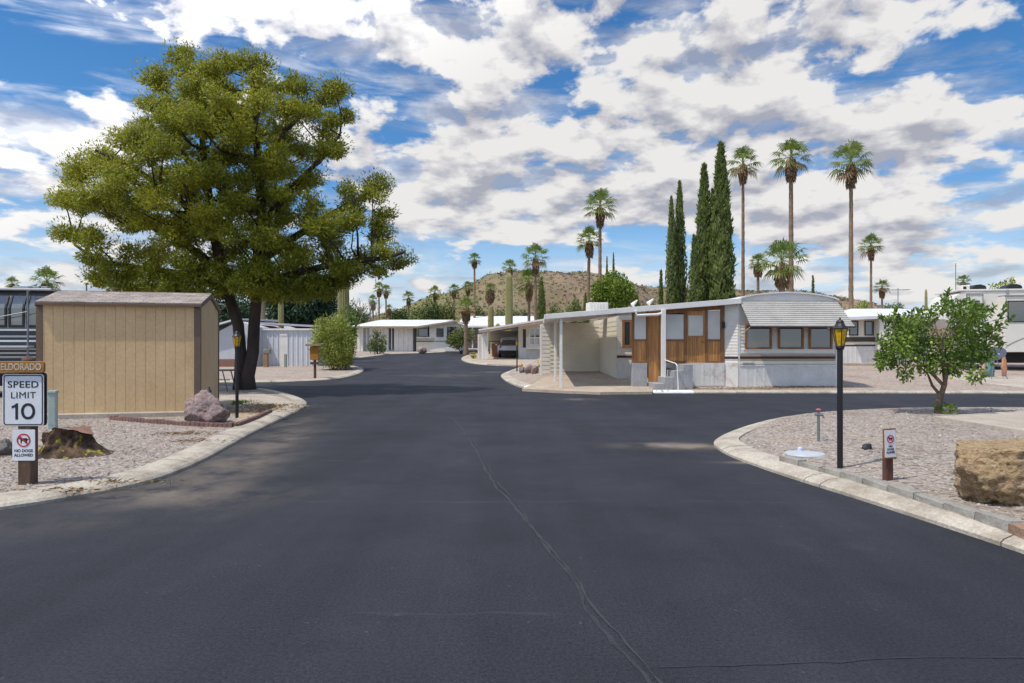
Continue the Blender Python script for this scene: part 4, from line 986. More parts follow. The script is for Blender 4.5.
# ================================================================== trees
M_bark = mat('pine bark', (.085, .062, .048), (.03, .022, .018), 2.2, .95, bump=.9, bscale=9, stretch=(1, 1, .35), fine=.5)
M_pine = leafmat('pine needles', [(.125, .15, .018), (.225, .25, .026), (.34, .35, .034), (.46, .45, .05)], .42, .5, .35)
def big_pine():
    Y0 = 25.2; base = Vector((at(244.5, Y0), Y0, gz(0, Y0)+YR)); rnd = random.Random(11); rng = np.random.default_rng(11)
    t = thing('pine_tree', 'huge spreading pine with forked dark trunk behind the tan shed', 'tree', tuple(base))
    YC = 24.2
    out = [(181,46),(205,44),(231,40),(253,50),(285,57),(321,75),(353,82),(360,103),(349,143),(353,158),(330,176),(322,190),(345,178),(358,164),(394,166),(401,189),(398,221),(413,248),(404,275),(378,286),(349,284),(340,300),(300,300),(267,304),(221,298),(150,289),(99,286),(81,257),(54,230),(60,205),(58,175),(76,139),(104,138),(131,130),(138,118),(126,94),(149,66)]
    def inside(x, y):
        c = False; j = len(out)-1
        for i in range(len(out)):
            (xi, yi), (xj, yj) = out[i], out[j]
            if (yi > y) != (yj > y) and x < (xj-xi)*(y-yi)/(yj-yi)+xi: c = not c
            j = i
        return c
    def edge_d(x, y):
        d = 1e9
        for i in range(len(out)):
            a = np.array(out[i]); b = np.array(out[(i+1) % len(out)]); p = np.array((x, y)); ab = b-a
            u = max(0, min(1, np.dot(p-a, ab)/np.dot(ab, ab))); d = min(d, np.linalg.norm(p-a-ab*u))
        return d
    pts = []; tries = 0
    k = FPX/YC
    gaps = [(118,232,30,11),(160,250,22,8),(330,200,16,13),(345,230,10,10),(205,262,20,8),(312,185,16,8),(180,228,20,6),(300,228,24,8),(90,215,15,6),(288,262,20,8)]
    while tries < 60000 and len(pts) < 330:
        tries += 1
        x = rnd.uniform(50, 418); y = rnd.uniform(38, 304)
        if not inside(x, y): continue
        e = edge_d(x, y)
        if e < (13 if y < 240 else 8): continue
        if any(((x-a)/c)**2+((y-b)/d)**2 < 1 for a, b, c, d in gaps): continue
        dep = min(4.4, max(.6, (e/k)*1.05))        # half depth of the crown there
        dy = rnd.uniform(-1, 1); dy = math.copysign(abs(dy)**.6, dy)*dep
        rr = rnd.uniform(.5, .85)*(1 if e > 26 else .85)
        if e < 20: rr = min(rr, .58)
        X, Z = at(x, YC), hz(y, YC); p = Vector((X, YC+dy, Z))
        if any((p-q[0]).length < .89*(rr+q[1]) for q in pts): continue
        pts.append((p, rr))
    for px, py, yy, rr in [(100,280,24.5,.6),(122,286,24,.65),(150,290,24,.65),(178,292,23.6,.6),(205,288,23.4,.65),(228,280,23.2,.6),(250,288,23.0,.62),(274,294,23.6,.6),(300,290,24,.7),(325,288,24.5,.65),(345,280,24.5,.6),(190,270,23.2,.7),(270,276,23,.6)]:
        pts.append((Vector((at(px, yy), yy, hz(py, yy))), rr))
    fol = []
    for p, r in pts:
        c = p-base
        n = int(3500*r*r)
        for _ in range(5):
            o3 = unit(rng.normal(size=(1, 3)))[0]*r*rng.uniform(.35, .8); o3[2] = o3[2]*.75+.08*r; r3 = r*rng.uniform(.42, .66)
            P, D = puff((c.x+o3[0], c.y+o3[1], c.z+o3[2]), (r3, r3, r3*.85), int(n*.21), rng, .45, .25, .35)
            fol.append(leaves(P, D, .115, .033, rng, puff.N))
        P, D = puff(tuple(c), (r*.75, r*.75, r*.6), int(n*.16), rng, .1, .2, .3); fol.append(leaves(P, D, .16, .06, rng))
        P, D = puff((c.x, c.y, c.z+r*.15), (r*1.2, r*1.2, r*.92), int(n*.16), rng, .85, .5, .5)
        fol.append(leaves(P, D, .14, .036, rng, puff.N))
    arr_obj('crown', np.concatenate(fol), 4, M_pine, t)
    # trunk: two stems from one foot
    tb = MB()
    W = lambda px, py, y=Y0: Vector((at(px, y), y, hz(py, y)))-base
    foot = [Vector((-.02, 0, -.1)), Vector((0, 0, .15)), Vector((.0, 0, .8)), Vector((.02, 0, 2.1))]
    left = [W(241, 352), W(238, 325), W(230, 300), W(222, 270, 25), W(213, 230, 24.8), W(207, 180, 24.6), W(200, 120, 24.4), W(196, 75, 24.4)]
    right = [W(253, 352), W(254, 325), W(256, 300), W(259, 260, 24.9), W(262, 215, 24.6), W(258, 160, 24.4), W(255, 110, 24.3), W(252, 65, 24.3)]
    s1 = [Vector((-.17, 0, -.1)), Vector((-.15, .02, .5))]+left; s2 = [Vector((.15, 0, -.1)), Vector((.13, -.03, .5))]+right
    tb.tube(s1, [.27, .22, .20, .20, .19, .21, .17, .13, .08, .03], 12, jit=.07, rnd=rnd); tb.tube(s2, [.29, .24, .21, .21, .20, .23, .19, .14, .09, .03], 12, jit=.07, rnd=rnd)
    stems = [s1, s2]
    limbs = []
    # main limbs out of the stems
    for spec in ([(259,285),(300,272),(345,262),(385,258),(405,252)], [(230,292),(190,275),(140,268),(100,262),(75,245)], [(259,262),(290,240),(330,215),(365,195),(390,185)], [(222,272),(180,240),(130,215),(90,200),(66,190)], [(215,240),(180,200),(130,165),(95,150)], [(262,225),(290,190),(315,165),(340,135)], [(207,190),(175,140),(150,95)], [(258,170),(285,130),(320,100)], [(259,290),(290,290),(320,288)], [(228,296),(190,292),(140,284)]):
        n = len(spec); y0 = rnd.uniform(-2.2, 2.2)
        P = [W(px, py, 24.8+(y0*i/(n-1))) for i, (px, py) in enumerate(spec)]
        tb.tube(P, [.15*(1-.8*i/(n-1))+.015 for i in range(n)], 8, jit=.08, rnd=rnd); limbs.append(P)
    nodes = [q for l in limbs for q in resample3(l, .5)]+[q for s in stems for q in resample3(s[3:], .5)]
    for p, r in pts:
        c = p-base
        best = min(nodes, key=lambda q: (q-c).length+(1.6*max(0, q.z-c.z+.2)))
        d = c-best
        if d.length > 4.5: continue
        mid = best+d*.5+Vector((rnd.uniform(-.2, .2), rnd.uniform(-.2, .2), -.10*d.length+rnd.uniform(-.1, .1)))
        rad = .018+.014*d.length
        tb.tube([best, mid, c], [rad, rad*.7, .012], 5)
        for _ in range(3):
            e = c+Vector((rnd.uniform(-1, 1), rnd.uniform(-1, 1), rnd.uniform(-.1, .6)))*r*.9
            tb.tube([mid*.4+c*.6, e], [.016, .006], 4)
    tb.build('trunk', M_bark, t, smooth=True)
def resample3(P, d):
    out = []
    for a, b in zip(P, P[1:]):
        n = max(1, int((b-a).length/d))
        out += [a+(b-a)*i/n for i in range(n)]
    return out+[P[-1]]
big_pine()

M_ptrunk = mat('palm trunk', (.27, .185, .12), (.16, .11, .075), 2, .95, stretch=(1, 1, 6), bump=.8, bscale=5, fine=.5)
M_pleaf = leafmat('palm fronds', [(.08, .12, .022), (.15, .21, .04), (.25, .31, .07)], .4, .4, .6)
M_pdead = leafmat('dead fronds', [(.14, .09, .05), (.25, .165, .09), (.36, .25, .14)], .1, .8, .6)
def palm(label, px, pyc, dpx, Y, f=gz, off=YR, r_tr=.16, seed=0, group='fan palms', skirt=1.0, lean=0, dead=.08, nf=26, foot=1.5):
    rng = np.random.default_rng(seed); rnd = random.Random(seed)
    X = at(px, Y); zg = f(X, Y)+off; h = hz(pyc, Y)-zg; r = dpx/2*Y/FPX*1.08
    t = thing('palm_tree', label, 'palm tree', (X, Y, zg), rng.uniform(0, 6), group)
    k = max(6, int(h/.35)); P = []; rad = []
    for i in range(k+1):
        u = i/k; P.append((lean*math.sin(u*2.2)*.5, lean*(u*u)*.6, u*h-.05)); rad.append(r_tr*((1.0-.35*u)+(foot-1)*.5*math.exp(-u*h/.5))*(1.06 if i % 2 else .96))
    MB().tube(P, rad, 10, jit=.05, rnd=rnd).build('trunk', M_ptrunk, t)
    top = np.array(P[-1])
    # boot and dead skirt
    n = int(420*skirt); L_ = r*.62*skirt**.5
    hh = rng.uniform(0, 1, n); a = rng.uniform(0, 2*math.pi, n); rr = r_tr*(.7+.75*np.sin(math.pi*np.clip(hh*.85+.15, 0, 1)))
    Q = top+np.stack([np.cos(a)*rr, np.sin(a)*rr, -hh*L_*1.5], 1)
    D = np.stack([np.cos(a)*.4, np.sin(a)*.4, -np.ones(n)*1.0], 1)
    arr_obj('frond_skirt', leaves(Q, D, .38, .10, rng), 4, M_pdead, t)
    live, deadv = [], []
    for i in range(nf):
        u = (i+.5)/nf; e = math.pi*(.48-u**.85*.72)+rng.normal()*.1; a = i*2.39996+rng.normal()*.15
        d = np.array([math.cos(a)*math.cos(e), math.sin(a)*math.cos(e), math.sin(e)])
        pl = r*rng.uniform(.45, .62); root = top+np.array([0, 0, .05]); hub = root+d*pl; hub[2] -= .08*pl
        side = np.cross(d, [0, 0, 1.0]); side /= max(1e-6, np.linalg.norm(side)); nrm = np.cross(side, d)
        V = live if u < 1-dead else deadv
        w_ = .022+.012*r/1.5
        V += [root-side*w_, root+side*w_, hub+side*w_*.7, hub-side*w_*.7]
        nl = 15; bl = r*rng.uniform(.46, .58)
        for q in range(nl):
            ph = (q/(nl-1)-.5)*2*R(100)
            b = d*math.cos(ph)+side*math.sin(ph); l = bl*(.72+.28*math.cos(ph))*rng.uniform(.88, 1.08)
            wv = np.cross(b, nrm)*bl*.05
            mid = hub+b*l*.58+nrm*.04*l; tip = hub+b*l-np.array([0, 0, 1.0])*l*rng.uniform(.15, .5)
            V += [hub, mid-wv, mid+wv, mid+wv]; V += [mid-wv, tip, tip, mid+wv]
    def tri(V): return np.array(V)
    arr2('crown', live, M_pleaf, t)
    if deadv: arr2('dead_fronds', deadv, M_pdead, t)
    return t
def arr2(name, V, m, parent):
    V = [tuple(v) for v in V]; vs = []; fs = []
    for i in range(0, len(V), 4):
        q = []
        for v in V[i:i+4]:
            if v not in q: q.append(v)
        o = len(vs); vs += q; fs.append(tuple(range(o, o+len(q))))
    me = bpy.data.meshes.new(name); me.from_pydata(vs, [], fs); me.materials.append(m); me.update()
    o = bpy.data.objects.new(name, me); C.objects.link(o); o.parent = parent; return o
palm('tall slim fan palm right beside the row of dark cypresses', 743, 163, 36, 55, ez, seed=1)
palm('tall fan palm rising behind the middle of the trailer roof', 791, 157, 42, 50, ez, seed=2, r_tr=.21)
palm('tall fan palm standing over the right end of the trailer', 851, 162, 46, 46, ez, seed=3, r_tr=.17, foot=2.4)
palm('squat bushy fan palm peeking over the middle of the trailer roof', 782, 262, 50, 44, ez, seed=4, r_tr=.28, skirt=.8, dead=0)
palm('small fan palm left of the squat one behind the trailer roof', 758, 262, 22, 52, ez, seed=41, r_tr=.14, dead=0)
palm('medium slim fan palm right of the trailer', 871, 245, 26, 74, ez, seed=5, foot=2.2)
palm('short distant fan palm low beyond the cream mobile home', 882, 287, 18, 88, ez, seed=6)
palm('tiny distant fan palm beside the motor home roof', 963, 281, 15, 80, ez, seed=7)
palm('tall fan palm against the sky just left of the cypresses', 600, 206, 38, 60, ez, seed=8, r_tr=.19)
palm('slightly lower fan palm leaning left of its taller neighbour', 587, 240, 30, 64, ez, seed=9, r_tr=.2, lean=.3)
palm('thin tall palm on the skyline left of the hill', 474.5, 259, 15, 100, seed=10, r_tr=.2)
palm('palm head showing just above the giant saguaro', 510, 267, 18, 92, seed=11)
palm('full palm in front of the hill right of the saguaro', 535.5, 257, 31, 70, seed=12, r_tr=.17)
palm('lower dark palm half behind the full palm before the hill', 529, 282, 33, 74, seed=13, r_tr=.2)
palm('palm with long dead frond skirt left of the saguaro', 490, 289, 14, 92, seed=14, skirt=3.0, r_tr=.35)
palm('short shaggy palm growing by the flowering bush', 466, 307, 23, 70, seed=15, skirt=1.3, r_tr=.24, dead=.35)
palm('palm with drooping head at the hill foot beside the thin tall palm', 468, 287, 14, 108, seed=16)
palm('bushy palm against the hill slope second from the thin tall palm', 454, 290, 14, 112, seed=17)
palm('bushy palm at the lower left hill slope', 435, 292, 15, 116, seed=18)
palm('lone palm standing left of the hill over the far white house', 408.5, 297, 14, 112, seed=19)
palm('distant slim palm right of the bare tree', 386, 290, 13, 104, seed=20)
palm('distant slim palm in the middle of the group by the bare tree', 379, 288, 14, 100, seed=21)
palm('low shaggy palm leftmost by the bare tree', 373, 300, 12, 96, seed=22, skirt=1.8)
palm('low palm showing just over the far house roof', 389, 308, 9, 98, seed=23, skirt=1.4)
palm('round headed palm standing behind the left end of the shed roof', 47, 281, 33, 46, seed=24, r_tr=.2)
palm('small far palm above the silver trailer at far left', 12, 283, 15, 80, seed=25)

M_cyp = leafmat('cypress foliage', [(.085, .12, .032), (.15, .195, .052), (.225, .27, .075)], .33, .6, .8)
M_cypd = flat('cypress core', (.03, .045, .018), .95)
def cypress(label, px, top, wpx, Y, f=ez, seed=0):
    rng = np.random.default_rng(seed); X = at(px, Y); zg = f(X, Y)+YR; h = hz(top, Y)-zg; R0 = wpx/2*Y/FPX
    t = thing('cypress_tree', label, 'cypress', (X, Y, zg), 0, 'italian cypresses')
    def rad(u): return R0*np.minimum(1, (u/.10+.35))*np.clip(1-((u-.2)/.8).clip(0)**1.7, 0, 1)**.8
    n = int(1200+h*480*max(.4, R0)); u = rng.uniform(.02, 1, n)**.9; a = rng.uniform(0, 2*math.pi, n)
    lump = 1+.16*np.sin(a*3+u*h*2.3)+.12*np.sin(a*5-u*h*4.1)+rng.normal(size=n)*.07
    r = rad(u)*lump*.92
    P = np.stack([np.cos(a)*r, np.sin(a)*r, u*h*.965], 1); D = np.stack([np.cos(a)*.38, np.sin(a)*.38, np.ones(n)], 1)+rng.normal(size=(n, 3))*.16
    s = min(1.0, max(.35, R0))
    arr_obj('crown', leaves(P, D, .5*s, .17*s, rng, np.stack([np.cos(a), np.sin(a), np.full(n, .35)], 1), .5), 4, M_cyp, t)
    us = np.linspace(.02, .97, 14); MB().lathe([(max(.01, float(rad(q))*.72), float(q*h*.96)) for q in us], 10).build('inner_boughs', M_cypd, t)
    MB().tube([(0, 0, -.05), (0, 0, .7)], [.2, .16], 8).build('trunk', M_ptrunk, t)
cypress('slim cypress left of a close pair in the left half of the cypress row', 671.5, 192, 13, 48, seed=1)
cypress('pointed cypress right of the close pair in the left half of the row', 679.5, 177, 15, 48.5, seed=2)
cypress('short thin cypress at the far left of the row', 661, 268, 6, 50, seed=3)
cypress('low cypress at the left foot of the right hand cypress clump', 694, 232, 13, 47.5, seed=4)
cypress('tall cypress left of the tallest in the right hand clump', 704, 160, 20, 49, seed=5)
cypress('cypress squeezed between the two tallest of the row', 712.5, 185, 14, 49.8, seed=6)
cypress('tallest broad dark cypress of the row', 721, 139, 24, 48, seed=7)
cypress('far thin cypress left of two beside the round green tree', 607, 254, 4.5, 92, seed=8)
cypress('far thin cypress right of two above the round green tree', 613.5, 250, 4.5, 92, seed=9)
cypress('small dark cypress left of the round green tree', 585.5, 292, 7, 60, seed=10)
cypress('small dark cypress right of the round green tree', 637, 291, 8, 60, seed=11)
cypress('dark cypress directly behind the full palm trunk', 541.5, 276, 10, 78, gz, seed=12)
cypress('small brown cypress tip over the trailer roof', 813, 274, 4, 60, seed=13)

# round bright tree
M_round = leafmat('bright round foliage', [(.08, .13, .015), (.15, .22, .024), (.23, .30, .04)], .25, .5, .8)
M_bushd = leafmat('dark green foliage', [(.04, .07, .02), (.075, .12, .03), (.12, .17, .045)], .2, .5, .8)
M_bushl = leafmat('light olive foliage', [(.15, .19, .03), (.27, .31, .055), (.40, .42, .10)], .25, .55, .8)
M_bushm = leafmat('mid green foliage', [(.065, .10, .022), (.12, .165, .032), (.18, .22, .06)], .2, .5, .8)
M_fir = leafmat('dark conifer foliage', [(.025, .055, .026), (.045, .085, .04), (.075, .125, .05)], .1, .5, .6)
def shrub(name, label, cat, px, top, bot, wpx, Y, m, seed, f=gz, off=YR, L=.16, W=.07, per=900, nc=14, stem=True, group=None, up=.5, depth=1.0, zb=None):
    rng = np.random.default_rng(seed); X = at(px, Y); zg = f(X, Y)+off; zt = hz(top, Y)-zg; zb = hz(bot, Y)-zg if zb is None else zb
    zb = max(0.05, zb); w = wpx/2*Y/FPX; H = zt-zb
    t = thing(name, label, cat, (X, Y, zg), 0, group)
    cl = [((0, 0, zb+H*.48), (w*.72, w*.72*depth, H*.46))]
    for i in range(nc):
        d = unit(rng.normal(size=(1, 3)))[0]; s = rng.uniform(.26, .42)
        cl.append(((d[0]*w*(1-s)*.98, d[1]*w*depth*(1-s), zb+H*.5+d[2]*H*.5*(1-s)), (w*s, w*s*depth, H*s*.8)))
    bush_mesh('crown' if stem else 'foliage', cl, per, L, W, m, t, seed, up)
    q = MB(); rnd = random.Random(seed)
    for i in range(5 if stem else 3):
        a = i*2.4; q.tube([(math.cos(a)*.05, math.sin(a)*.05, -.04), (math.cos(a)*w*.15, math.sin(a)*w*.15, zb*.6+.1), (math.cos(a)*w*.4, math.sin(a)*w*.4, zb+H*.45)], [.05+.02*w, .04, .015], 6)
    q.build('trunk' if stem else 'stem', M_bark, t)
    return t
shrub('round_tree', 'clipped round bright green tree behind the carport roof', 'tree', 613, 275, 312, 48, 46, M_round, 3, ez, L=.2, W=.1, per=1100, nc=26)
shrub('conifer_tree', 'big dark bluish green conifer behind the white shed', 'tree', 300, 262, 336, 78, 58, M_fir, 4, L=.4, W=.12, per=420, nc=26, up=-.2)
shrub('conifer_tree', 'dark conifer low behind the big pine trunk', 'tree', 232, 292, 330, 60, 62, M_fir, 5, L=.4, W=.12, per=330, nc=16, up=-.2)
shrub('olive_bush', 'light olive green shaggy bush on the street corner', 'bush', 334, 317, 371, 50, 41.0, M_bushl, 6, L=.26, W=.05, per=850, nc=24, up=.9, stem=False)
shrub('dark_bush', 'dark rounded bush behind the light olive bush on the corner', 'bush', 346, 309, 368, 34, 43.0, M_round, 7, L=.14, W=.07, per=800, nc=18, stem=False)
shrub('garden_bush', 'airy green bush in front of the far white house panels', 'bush', 378, 331, 354, 24, 70, M_bushm, 8, L=.22, W=.10, per=420, nc=14, stem=False)
fb = shrub('flowering_bush', 'green bush with orange red flowers beside the far white house', 'bush', 461, 327.5, 348, 36, 74, M_bushm, 9, L=.22, W=.10, per=420, nc=14, stem=False)
rng = np.random.default_rng(2); P, D = puff((0, -.3, 1.4), (1.8, 1.4, 1.1), 34, rng, .9, .3); arr_obj('flowers', leaves(P, D, .16, .14, rng), 4, flat('orange flowers', (.75, .14, .02), .6), fb)
tsz = [('low yellow flowering plant at the kerb tip in front of the white panel', 473.3, 354.5, 361.5, 8, 58.5, M_bushl, (.8, .55, .02)), ('small flowering plant at the foot of the carport corner', 541.5, 368.5, 376, 8, 37.0, M_bushl, (.85, .5, .02))]
for i, (lb, px, tp, bt, wp, Y, m, fc) in enumerate(tsz):
    f_ = ez if Y < 45 else gz
    b_ = shrub('flowering_plant', lb, 'plant', px, tp, bt, wp, Y, m, 30+i, f_, L=.14, W=.05, per=500, nc=8, stem=False, zb=.05)
    rng = np.random.default_rng(i); w = wp/2*Y/FPX; P, D = puff((0, -.05, .3), (w*.9, w*.9, .25), 40, rng, .8, .6); arr_obj('flowers', leaves(P, D, .09, .08, rng), 4, flat('yellow flowers', fc, .6), b_)
# far garden greenery under the hill
far = [('leafy tree filling the gap over the far house roof, left', 362, 306, 322, 18, 102, M_bushm), ('dark scrubby tree right of the bare tree', 398, 309, 322, 26, 105, M_bushd), ('low spreading tree below the lone palm', 418, 308, 322, 26, 108, M_bushm), ('dense dark tree under the bushy palms', 431, 299, 322, 20, 110, M_bushd),
       ('rounded olive tree at the hill foot', 446, 301, 322, 22, 112, M_bushm), ('olive tree at the hill foot right of the thin tall palm', 480, 305, 322, 18, 110, M_bushm), ('wide low tree behind the saguaro', 503, 303, 322, 30, 112, M_bushm), ('low dark tree left of the full palm', 521, 306, 322, 18, 108, M_bushd),
       ('low green tree right of the full palm', 556, 306, 324, 24, 112, M_bushm), ('pale green trees right of the trailer roof', 862, 303, 318, 26, 105, M_bushl), ('pale green shrub left of the roof aerial', 893, 302, 318, 26, 108, M_bushm), ('grey green tree behind the trailer roof beside the cypress foot', 665+65, 290, 312, 12, 70, M_bushm), ('green tree top over the motor home roof', 1003, 278, 300, 34, 62, M_bushl),
       ('dark low tree between the white shed and the far house', 352, 300, 322, 14, 90, M_bushd), ('low scrub tree far behind the carport house', 575, 300, 320, 22, 115, M_bushm)]
for i, (lb, px, tp, bt, wp, Y, m) in enumerate(far):
    shrub('garden_tree', lb, 'tree', px, tp, bt, wp, Y, m, 60+i, ez if px > 600 else gz, L=.34, W=.17, per=190, nc=14, zb=1.0, group='distant garden trees')

# bare tree
def bare(px, py, Y):
    X = at(px, Y); z = gz(X, Y)+YR; H = hz(py, Y)-z; rnd = random.Random(3)
    t = thing('bare_tree', 'leafless grey tree standing behind the far white house', 'tree', (X, Y, z)); q = MB()
    def br(p, d, l, r, lev):
        e = p+d*l; q.tube([p, p+d*l*.5+Vector((rnd.uniform(-.1, .1),)*3)*l*.3, e], [r, r*.8, r*.55], 5)
        if lev:
            for _ in range(3):
                nd = (d+Vector((rnd.uniform(-.6, .6), rnd.uniform(-.6, .6), rnd.uniform(0, .3)))).normalized(); br(e, nd, l*rnd.uniform(.55, .75), r*.5, lev-1)
    for s in (-.25, .2): br(Vector((s, 0, -.05)), Vector((s, 0, 1)).normalized(), H*.42, .16, 3)
    q.build('trunk', mat('grey dead wood', (.26, .23, .22), (.18, .16, .15), 3, .95), t)
bare(365, 297, 92)

# saguaros
M_sag = mat('saguaro skin', (.33, .31, .125), (.23, .22, .09), 1.5, .75, fine=.5)
M_sagt = mat('brown saguaro skin', (.30, .23, .16), (.20, .15, .10), 1.5, .8, fine=.5)
def saguaro(label, px, top, wpx, Y, arms=(), m=M_sag, f=gz, name='saguaro_cactus'):
    X = at(px, Y); z = f(X, Y)+YR; H = hz(top, Y)-z; r = wpx/2*Y/FPX
    t = thing(name, label, 'cactus', (X, Y, z), 0, 'saguaro cacti')
    def col(pts, rads):
        mb = MB(); n = 40; P = [Vector(p) for p in pts]; vs = []
        for i, p in enumerate(P):
            d = (P[min(i+1, len(P)-1)]-P[max(i-1, 0)]).normalized(); u = d.cross(Vector((0, 1, .01))).normalized(); w = d.cross(u)
            for j in range(n):
                a = 2*math.pi*j/n; rr = rads[i]*(1+(.09 if j % 2 else -.07)); vs.append(p+(u*math.cos(a)+w*math.sin(a))*rr)
        fs = [(i*n+j, i*n+(j+1) % n, (i+1)*n+(j+1) % n, (i+1)*n+j) for i in range(len(P)-1) for j in range(n)]+[tuple(range((len(P)-1)*n, len(P)*n))]
        return mb.add(vs, fs)
    zs = [-.05, H*.3, H*.6, H*.85, H*.95, H*.985, H]; col([(0, 0, q) for q in zs], [r*.85, r, r*1.05, r, r*.85, r*.55, r*.1]).build('stem', m, t)
    for (sx, z0, out_, zt, rr) in arms:
        a = [(sx*r*.6, -.02, z0), (sx*out_*.7, -.03, z0+.05), (sx*out_, -.04, z0+.5), (sx*out_, -.04, (z0+zt)/2), (sx*out_*.98, -.04, zt-.2), (sx*out_*.98, -.04, zt)]
        col(a, [rr*.8, rr*.95, rr, rr, rr*.8, rr*.15]).build('arm', m, t)
saguaro('giant green saguaro standing before the hill', 509, 273, 7, 68)
saguaro('short thick saguaro with bent top left of the giant one', 491, 305, 5, 72, arms=((1, 1.6, .75, 3.2, .28),))
saguaro('stout saguaro column rising behind the olive bush', 343.5, 262, 10, 52)
saguaro('slim green saguaro between pine trunk and dark conifer', 281, 296, 5, 50)
saguaro('brown weathered saguaro just right of the pine trunk', 262.5, 285, 5, 50, m=M_sagt)
saguaro('thin far saguaro spike right of the cream mobile home', 926, 289, 2.4, 70, f=ez)
# ================================================================== street furniture and small things
M_signw = mat('sign white', (.74, .76, .80), (.68, .70, .74), 8, .4)
M_signk = flat('sign black', (.014, .014, .016), .5)
M_red = flat('sign red', (.55, .02, .03), .5)
M_post = mat('weathered post', (.17, .10, .065), (.07, .042, .03), 4, .9, stretch=(4, 4, .5), bump=.6, fine=.6)
M_redwood = mat('red brown stake', (.125, .05, .035), (.08, .03, .024), 4, .7, stretch=(4, 4, .6), bump=.3)
M_amber = None
def ambermat():
    m, nt, b, N, L = nt_new('amber glass')
    tc = N.new('ShaderNodeTexCoord'); n = N.new('ShaderNodeTexVoronoi'); n.inputs['Scale'].default_value = 26; L.new(tc.outputs['Object'], n.inputs['Vector'])
    r = ramp(N, [(0, (.75, .50, .015)), (.55, (.62, .38, .01)), (1, (.34, .17, .004))]); L.new(n.outputs['Distance'], r.inputs[0]); L.new(r.outputs[0], b.inputs['Base Color'])
    b.inputs['Roughness'].default_value = .22; b.inputs['Transmission Weight'].default_value = .12
    bp = N.new('ShaderNodeBump'); bp.inputs['Strength'].default_value = .4; L.new(n.outputs['Distance'], bp.inputs['Height']); L.new(bp.outputs[0], b.inputs['Normal'])
    return m
M_amber = ambermat()
def ring(mb, r0, r1, y0, y1, n=40, cx=0, cz=0):
    for i in range(n):
        a, b2 = 2*math.pi*i/n, 2*math.pi*(i+1)/n
        p = lambda r, q, y: (cx+r*math.cos(q), y, cz+r*math.sin(q))
        mb.hexa([p(r0,a,y0),p(r1,a,y0),p(r1,b2,y0),p(r0,b2,y0),p(r0,a,y1),p(r1,a,y1),p(r1,b2,y1),p(r0,b2,y1)])
def roundrect(w, h, r, n=5):
    P = []
    for cx, cz, a0 in ((w/2-r, h/2-r, 0), (-w/2+r, h/2-r, 90), (-w/2+r, -h/2+r, 180), (w/2-r, -h/2+r, 270)):
        for i in range(n+1): a = R(a0+90*i/n); P.append((cx+r*math.cos(a), cz+r*math.sin(a)))
    return P
def dog(parent, s, loc, m):
    q = MB()
    body = [(-.42,.10),(-.30,.20),(.18,.20),(.26,.30),(.34,.32),(.40,.25),(.52,.21),(.50,.14),(.36,.12),(.30,.02),(.28,-.34),(.20,-.34),(.18,-.08),(-.20,-.06),(-.24,-.34),(-.34,-.34),(-.36,-.02),(-.50,.20),(-.54,.17)]
    q.prism([(-x*s, z*s) for x, z in body][::-1], -.0016, 0); o = q.build('dog_symbol', m, parent); o.location = loc; return o
